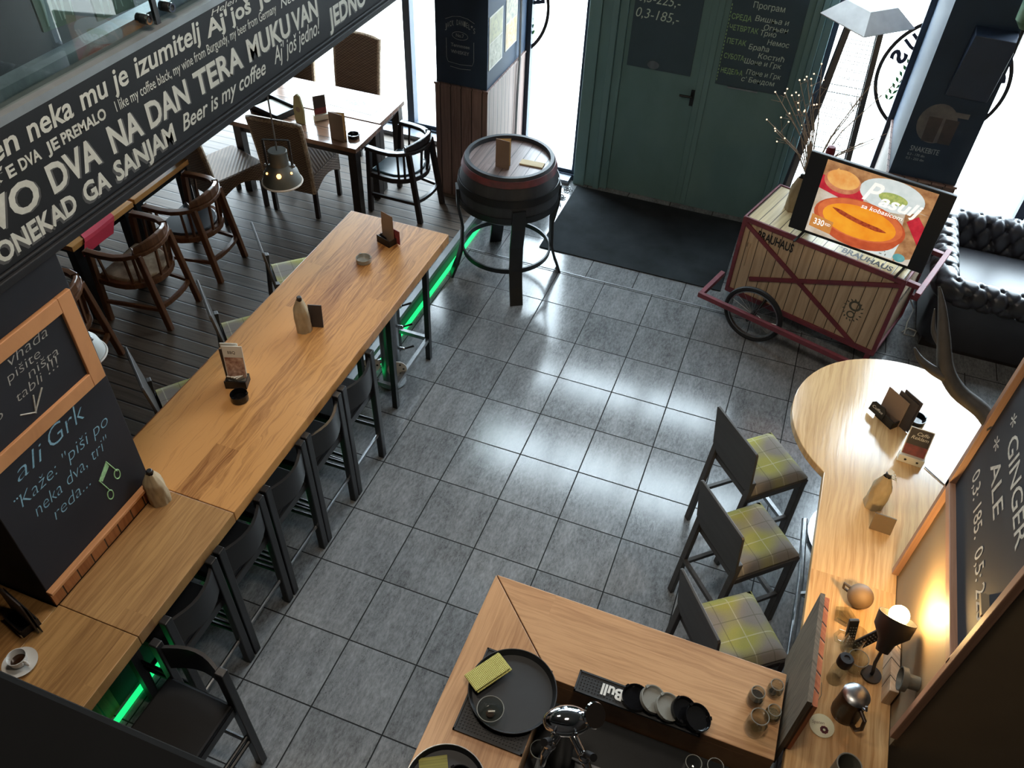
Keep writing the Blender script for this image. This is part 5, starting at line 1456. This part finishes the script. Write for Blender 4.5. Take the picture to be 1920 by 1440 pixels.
# pendant dome lamps below the mezzanine
def pendant(label, loc, mat, ztop, glow=True):
    t = thing('pendant_lamp', label, 'pendant lamp', loc, .35, 'industrial dome pendants')
    part('shade', MB().lathe([(0, .205), (.052, .205), (.056, .20), (.056, .115), (.075, .10), (.10, .065), (.112, .02), (.115, 0), (.111, 0), (.107, .02), (.095, .062), (.07, .095), (.05, .11), (0, .115)], 40), mat, t, True)
    part('rim', MB().tube([(.118 * math.cos(i * PI / 24), .118 * math.sin(i * PI / 24), 0) for i in range(48)], .006, 8, True), M['porcelain'], t, True, label='pale enamel rim')
    part('bracket', MB().bar((-.075, 0, .10), (-.075, 0, .27), .005, .014, (1, 0, 0)).bar((.075, 0, .10), (.075, 0, .27), .005, .014, (1, 0, 0)).bar((-.075, 0, .27), (.075, 0, .27), .014, .005), M['blackmetal'], t)
    part('knob', MB().ball((-.082, 0, .105), .011, 10).ball((.082, 0, .105), .011, 10), M['steel'], t, True)
    part('rod', MB().tube([(0, 0, .20), (0, 0, ztop)], .005, 8), M['steel'], t, True)
    if glow:
        h = MB()
        for (a, r) in ((-1.45, .015), (-2.4, .007), (-.55, .007)):
            n = Vector((math.cos(a) * .62, math.sin(a) * .62, .78)).normalized()
            h.ball((.089 * math.cos(a), .089 * math.sin(a), .083), r, 8)
        part('vent_glow', h, emit('vent_light', '#ffb060', 5.0), t, True, label='light showing through vent holes')
        part('bulb', MB().ball((0, 0, .05), .028, 14), emit('pendant_bulb', '#ffcf90', 9.0), t, True)
        l_ = bpy.data.lights.new('pendant_light', 'POINT'); l_.energy = 4; l_.color = (1, .75, .45); l_.shadow_soft_size = .03
        o_ = bpy.data.objects.new('pendant_light', l_); C.objects.link(o_); o_.parent = t; o_.location = (0, 0, .01)
    return t


pendant('grey dome pendant lamp with glowing vent holes hanging under the fascia sign', (-1.10, -1.09, 2.02), M['grey_enamel'], .59)
pendant('dome pendant lamp coloured as lit, peeking out from behind the chalkboard pier', (-1.25, -2.70, 1.90), M['lit_enamel'], .765, False)
jb = solo('lamp_bracket', MB().box(-.05, .05, -.06, .06, -.05, 0).bar((-.04, .04, -.03), (-.16, .14, -.10), .03, .03), M['blackmetal'], 'black metal bracket under the fascia sign above the grey pendant', 'bracket', (-1.10, -1.04, 2.662))

# ================================================================== posters, decals and wall fittings
def wall_art(): pass
Y1 = 1.9995
jd = thing('whiskey_emblem', 'white whiskey emblem painted on the front of the left black column', 'emblem', (0, Y1, 0))
M['emblem'] = plain('faded_white_paint', '#a4b0bb', .8, c2='#86939f', scale=(40, 40, 40))
f = lambda a, b: (a, -.001, b)
mb = MB()
for i, ch in enumerate("JACK DANIEL'S"):
    if ch == ' ': continue
    q = (i - 6) / 6; write(mb, ch, f, -1.262 + q * .135 - .008, -1.262 + q * .135 + .009, 1.80 + .05 * (1 - q * q), .045, .006)
write(mb, 'No.7', f, -1.30, -1.225, 1.745, .03, .006)
write(mb, 'Tennessee', f, -1.35, -1.17, 1.655, .03, .008)
write(mb, 'WHISKEY', f, -1.35, -1.175, 1.595, .03, .006)
part('lettering', mb, M['emblem'], jd)
mb = MB()
mb.tube([(-1.262 + .075 * math.cos(i * PI / 14), -.0005, 1.757 + .035 * math.sin(i * PI / 14)) for i in range(28)], .0022, 4, True)
o_ = [(-1.395, 1.72), (-1.395, 1.55), (-1.38, 1.51), (-1.262, 1.50), (-1.145, 1.51), (-1.13, 1.55), (-1.13, 1.72)]
mb.tube([(x, -.0005, z) for x, z in o_], .0022, 4)
mb.tube([(-1.40, -.0005, 1.885), (-1.33, -.0005, 1.915), (-1.262, -.0005, 1.925), (-1.19, -.0005, 1.915), (-1.125, -.0005, 1.885)], .0022, 4)
mb.tube([(-1.36, -.0005, 1.47), (-1.262, -.0005, 1.46), (-1.16, -.0005, 1.47)], .0022, 4)
part('outline', mb, M['emblem'], jd)


def food_poster(label, y0, y1, z0, z1, c1, c2, c3):
    t = thing('food_poster', label, 'poster', (-1.0, 0, 0), 0, 'food posters on the left column')
    part('sheet', MB().box(0, .004, y0, y1, z0, z1), M['paper'], t)
    h = (z0 + z1) / 2; g_ = lambda a, b: (.0045, a, b)
    for nm, a, b, cc in (('upper_photo', h + .005, z1 - .012, c1), ('lower_photo', z0 + .012, h - .005, c2)):
        mb = MB(); poly(mb, g_, [(y0 + .012, a), (y1 - .012, a), (y1 - .012, b), (y0 + .012, b)])
        ph = part(nm, mb, plain('photo_' + cc[1:], cc, .5, c2=c3, scale=(14, 14, 14)), t)
        mb = MB(); disc(mb, lambda p, q: (.005, p, q), (y0 + y1) / 2, (a + b) / 2, (y1 - y0) * .33, (b - a) * .3, 24); part('dish', mb, plain('dish_' + cc[1:], c3, .5, c2=cc, scale=(30, 30, 30)), ph)


food_poster('food poster on the side of the left column, nearer the corner', 2.03, 2.36, 1.475, 1.945, '#b8b48c', '#c6c3b4', '#7d7a66')
food_poster('food poster on the side of the left column, nearer the window', 2.44, 2.74, 1.495, 1.99, '#5c6a68', '#b08a4c', '#c9b79a')
mb = MB()
for dy in (0, .03): mb.tube([(0, 2.78 + dy, 2.6), (.008, 2.785 + dy, 2.0), (.02, 2.77 + dy, 1.5), (.026, 2.765 + dy, 1.31), (.022, 2.75 + dy, .9), (.022, 2.74 + dy, .3)], .006, 6)
solo('cable_pair', mb, M['black'], 'two black cables running down the side of the left column', 'cable', (-.995, 0, 0))
sn = thing('drink_poster', 'dark drink poster with a glass and white lettering on the right column', 'poster', (0, Y1, 0))
mb = MB(); write(mb, 'SNAKEBITE', f, 2.605, 2.82, 1.525, .042, .006); write(mb, '0,3 - 170 din', f, 2.60, 2.73, 1.485, .02, .002); write(mb, '0,5 - 250 din', f, 2.60, 2.735, 1.45, .02, .002); part('lettering', mb, M['emblem'], sn)
M['posterbrown'] = plain('dim_poster_print', '#4a4347', .7, c2='#37383f', scale=(12, 12, 12)); M['posterdim'] = plain('dim_poster_grey', '#6d6d70', .7, c2='#50535a', scale=(10, 10, 10))
pm = MB(); disc(pm, f, 2.72, 1.77, .14, .16, 28); pr1 = part('round_print', pm, M['posterdim'], sn)
f2 = lambda a, b: (a, -.002, b)
pm = MB()
for gx in (2.70, 2.82): poly(pm, f2, [(gx - .045, 1.62), (gx + .045, 1.62), (gx + .05, 1.82), (gx - .05, 1.82)])
part('glasses_print', pm, M['posterbrown'], sn)
pm = MB(); poly(pm, f2, [(2.70, 1.845), (2.92, 1.845), (2.92, 1.885), (2.70, 1.885)]); part('tray_print', pm, M['posterdim'], sn)
wsp = thing('wall_speaker', 'black wedge-shaped wall speaker high on the right column', 'speaker', (2.84, 2.0, 2.26))
part('cabinet', MB().raw([(-.13, 0, .26), (.15, 0, .26), (.15, -.18, .24), (-.13, -.16, .24), (-.15, 0, -.26), (.15, 0, -.26), (.15, -.02, -.26), (-.15, -.015, -.26)], [(0, 3, 2, 1), (4, 5, 6, 7), (3, 7, 6, 2), (0, 4, 7, 3), (1, 2, 6, 5), (0, 1, 5, 4)]), plain('blue_black_cabinet', '#2c3a52', .5), wsp, bevel=.006)
gl_ = thing('green_lantern', 'green glass lantern hanging at the top right of the view', 'lantern', (2.915, 1.5, 2.6))
part('glass', MB().lathe([(0, .10), (.03, .10), (.072, .15), (.078, .42), (.05, .46), (0, .46)], 20), plain('green_bottle_glass', '#4c6f5c', .15, c2='#7f9a86', scale=(9, 9, 9)), gl_, True)
part('spike', MB().tube([(0, 0, .10), (.005, 0, .0), (.012, 0, -.06)], [.014, .008, .006], 8), M['blackmetal'], gl_, True)
part('chain', MB().tube([(0, 0, .46), (0, 0, 2.99)], .005, 6), M['blackmetal'], gl_, True)


def decal(label, cx, cz):
    t = thing('window_decal', label, 'decal', (cx, YF + .064, cz), 0, 'round brewery decals on the glass')
    f_ = lambda a, b: (a, 0, b)
    mb = MB(); n = 64; R0, R1 = .505, .537
    vs = [f_(R * math.cos(2 * PI * i / n), R * math.sin(2 * PI * i / n)) for R in (R0, R1) for i in range(n)]
    mb.raw(vs, [(i, (i + 1) % n, n + (i + 1) % n, n + i) for i in range(n)]); part('ring', mb, M['black'], t)
    mb = MB()
    for i, ch in enumerate('BRAUHAUS'):
        a = math.radians(14 + 21 * i); ra = .41
        ca_, sa_ = math.cos(a), math.sin(a)
        write(mb, ch, lambda p, q: f_(ra * ca_ + p * sa_ * -1 * -1 * -1 + q * ca_, ra * sa_ + p * ca_ + q * sa_), -.05, .05, -.05, .12, .045)
    part('lettering', mb, plain('decal_dark_blue', '#23304a', .6), t)
    mb = MB()
    for sx in (-1, 1):
        for j in range(7):
            z = -.25 + j * .055; x = sx * (.36 - .012 * j)
            for d in (-1, 1):
                poly(mb, f_, [(x, z), (x + d * .03, z + .02), (x + d * .04, z + .055), (x + d * .012, z + .04)])
    part('wheat', mb, plain('decal_green', '#3f9a52', .6), t)
    mb = MB()
    for (x, z) in ((-.2, .12), (-.25, -.02), (.2, .12), (.25, -.02)): poly(mb, f_, [(x, z - .035), (x + .022, z), (x, z + .035), (x - .022, z)])
    for sx in (-1, 1): mb.tube([(sx * .2, 0, .09), (sx * .23, 0, .05), (sx * .25, 0, .0)], .005, 4); mb.tube([(sx * .25, 0, -.04), (sx * .22, 0, -.12), (sx * .16, 0, -.2)], .005, 4)
    part('ornament', mb, M['black'], t)


decal('round brewery decal on the window glass between left column and door', -1.32, 1.69)
decal('round brewery decal on the window glass partly behind the right column', 2.78, 1.69)
# near balcony rail across the lower left corner
br = thing('balcony_rail', 'dark balcony rail crossing the lower left corner close to the viewer', 'rail', (0, -4.62, 3.4))
part('rail', MB().box(-3.2, 2.4, -.13, .13, -.12, .0), plain('rail_black', '#0a0a0b', .85, spec=.12), br, bevel=.012)
part('front_board', MB().box(-3.2, 2.4, -.10, .10, -.5, -.12), plain('rail_board', '#060607', .9, spec=.08), br)
solo('floor_cord', MB().tube([(3.08, 1.72, .006), (3.13, 1.80, .006), (3.20, 1.78, .006), (3.18, 1.70, .006), (3.10, 1.70, .006), (3.12, 1.88, .006), (3.17, 2.1, .006), (3.05, 2.2, .15), (2.9, 1.95, .6)], .006, 6), M['paper'], 'pale coiled cord on the floor between the cart and the sofa', 'cord')
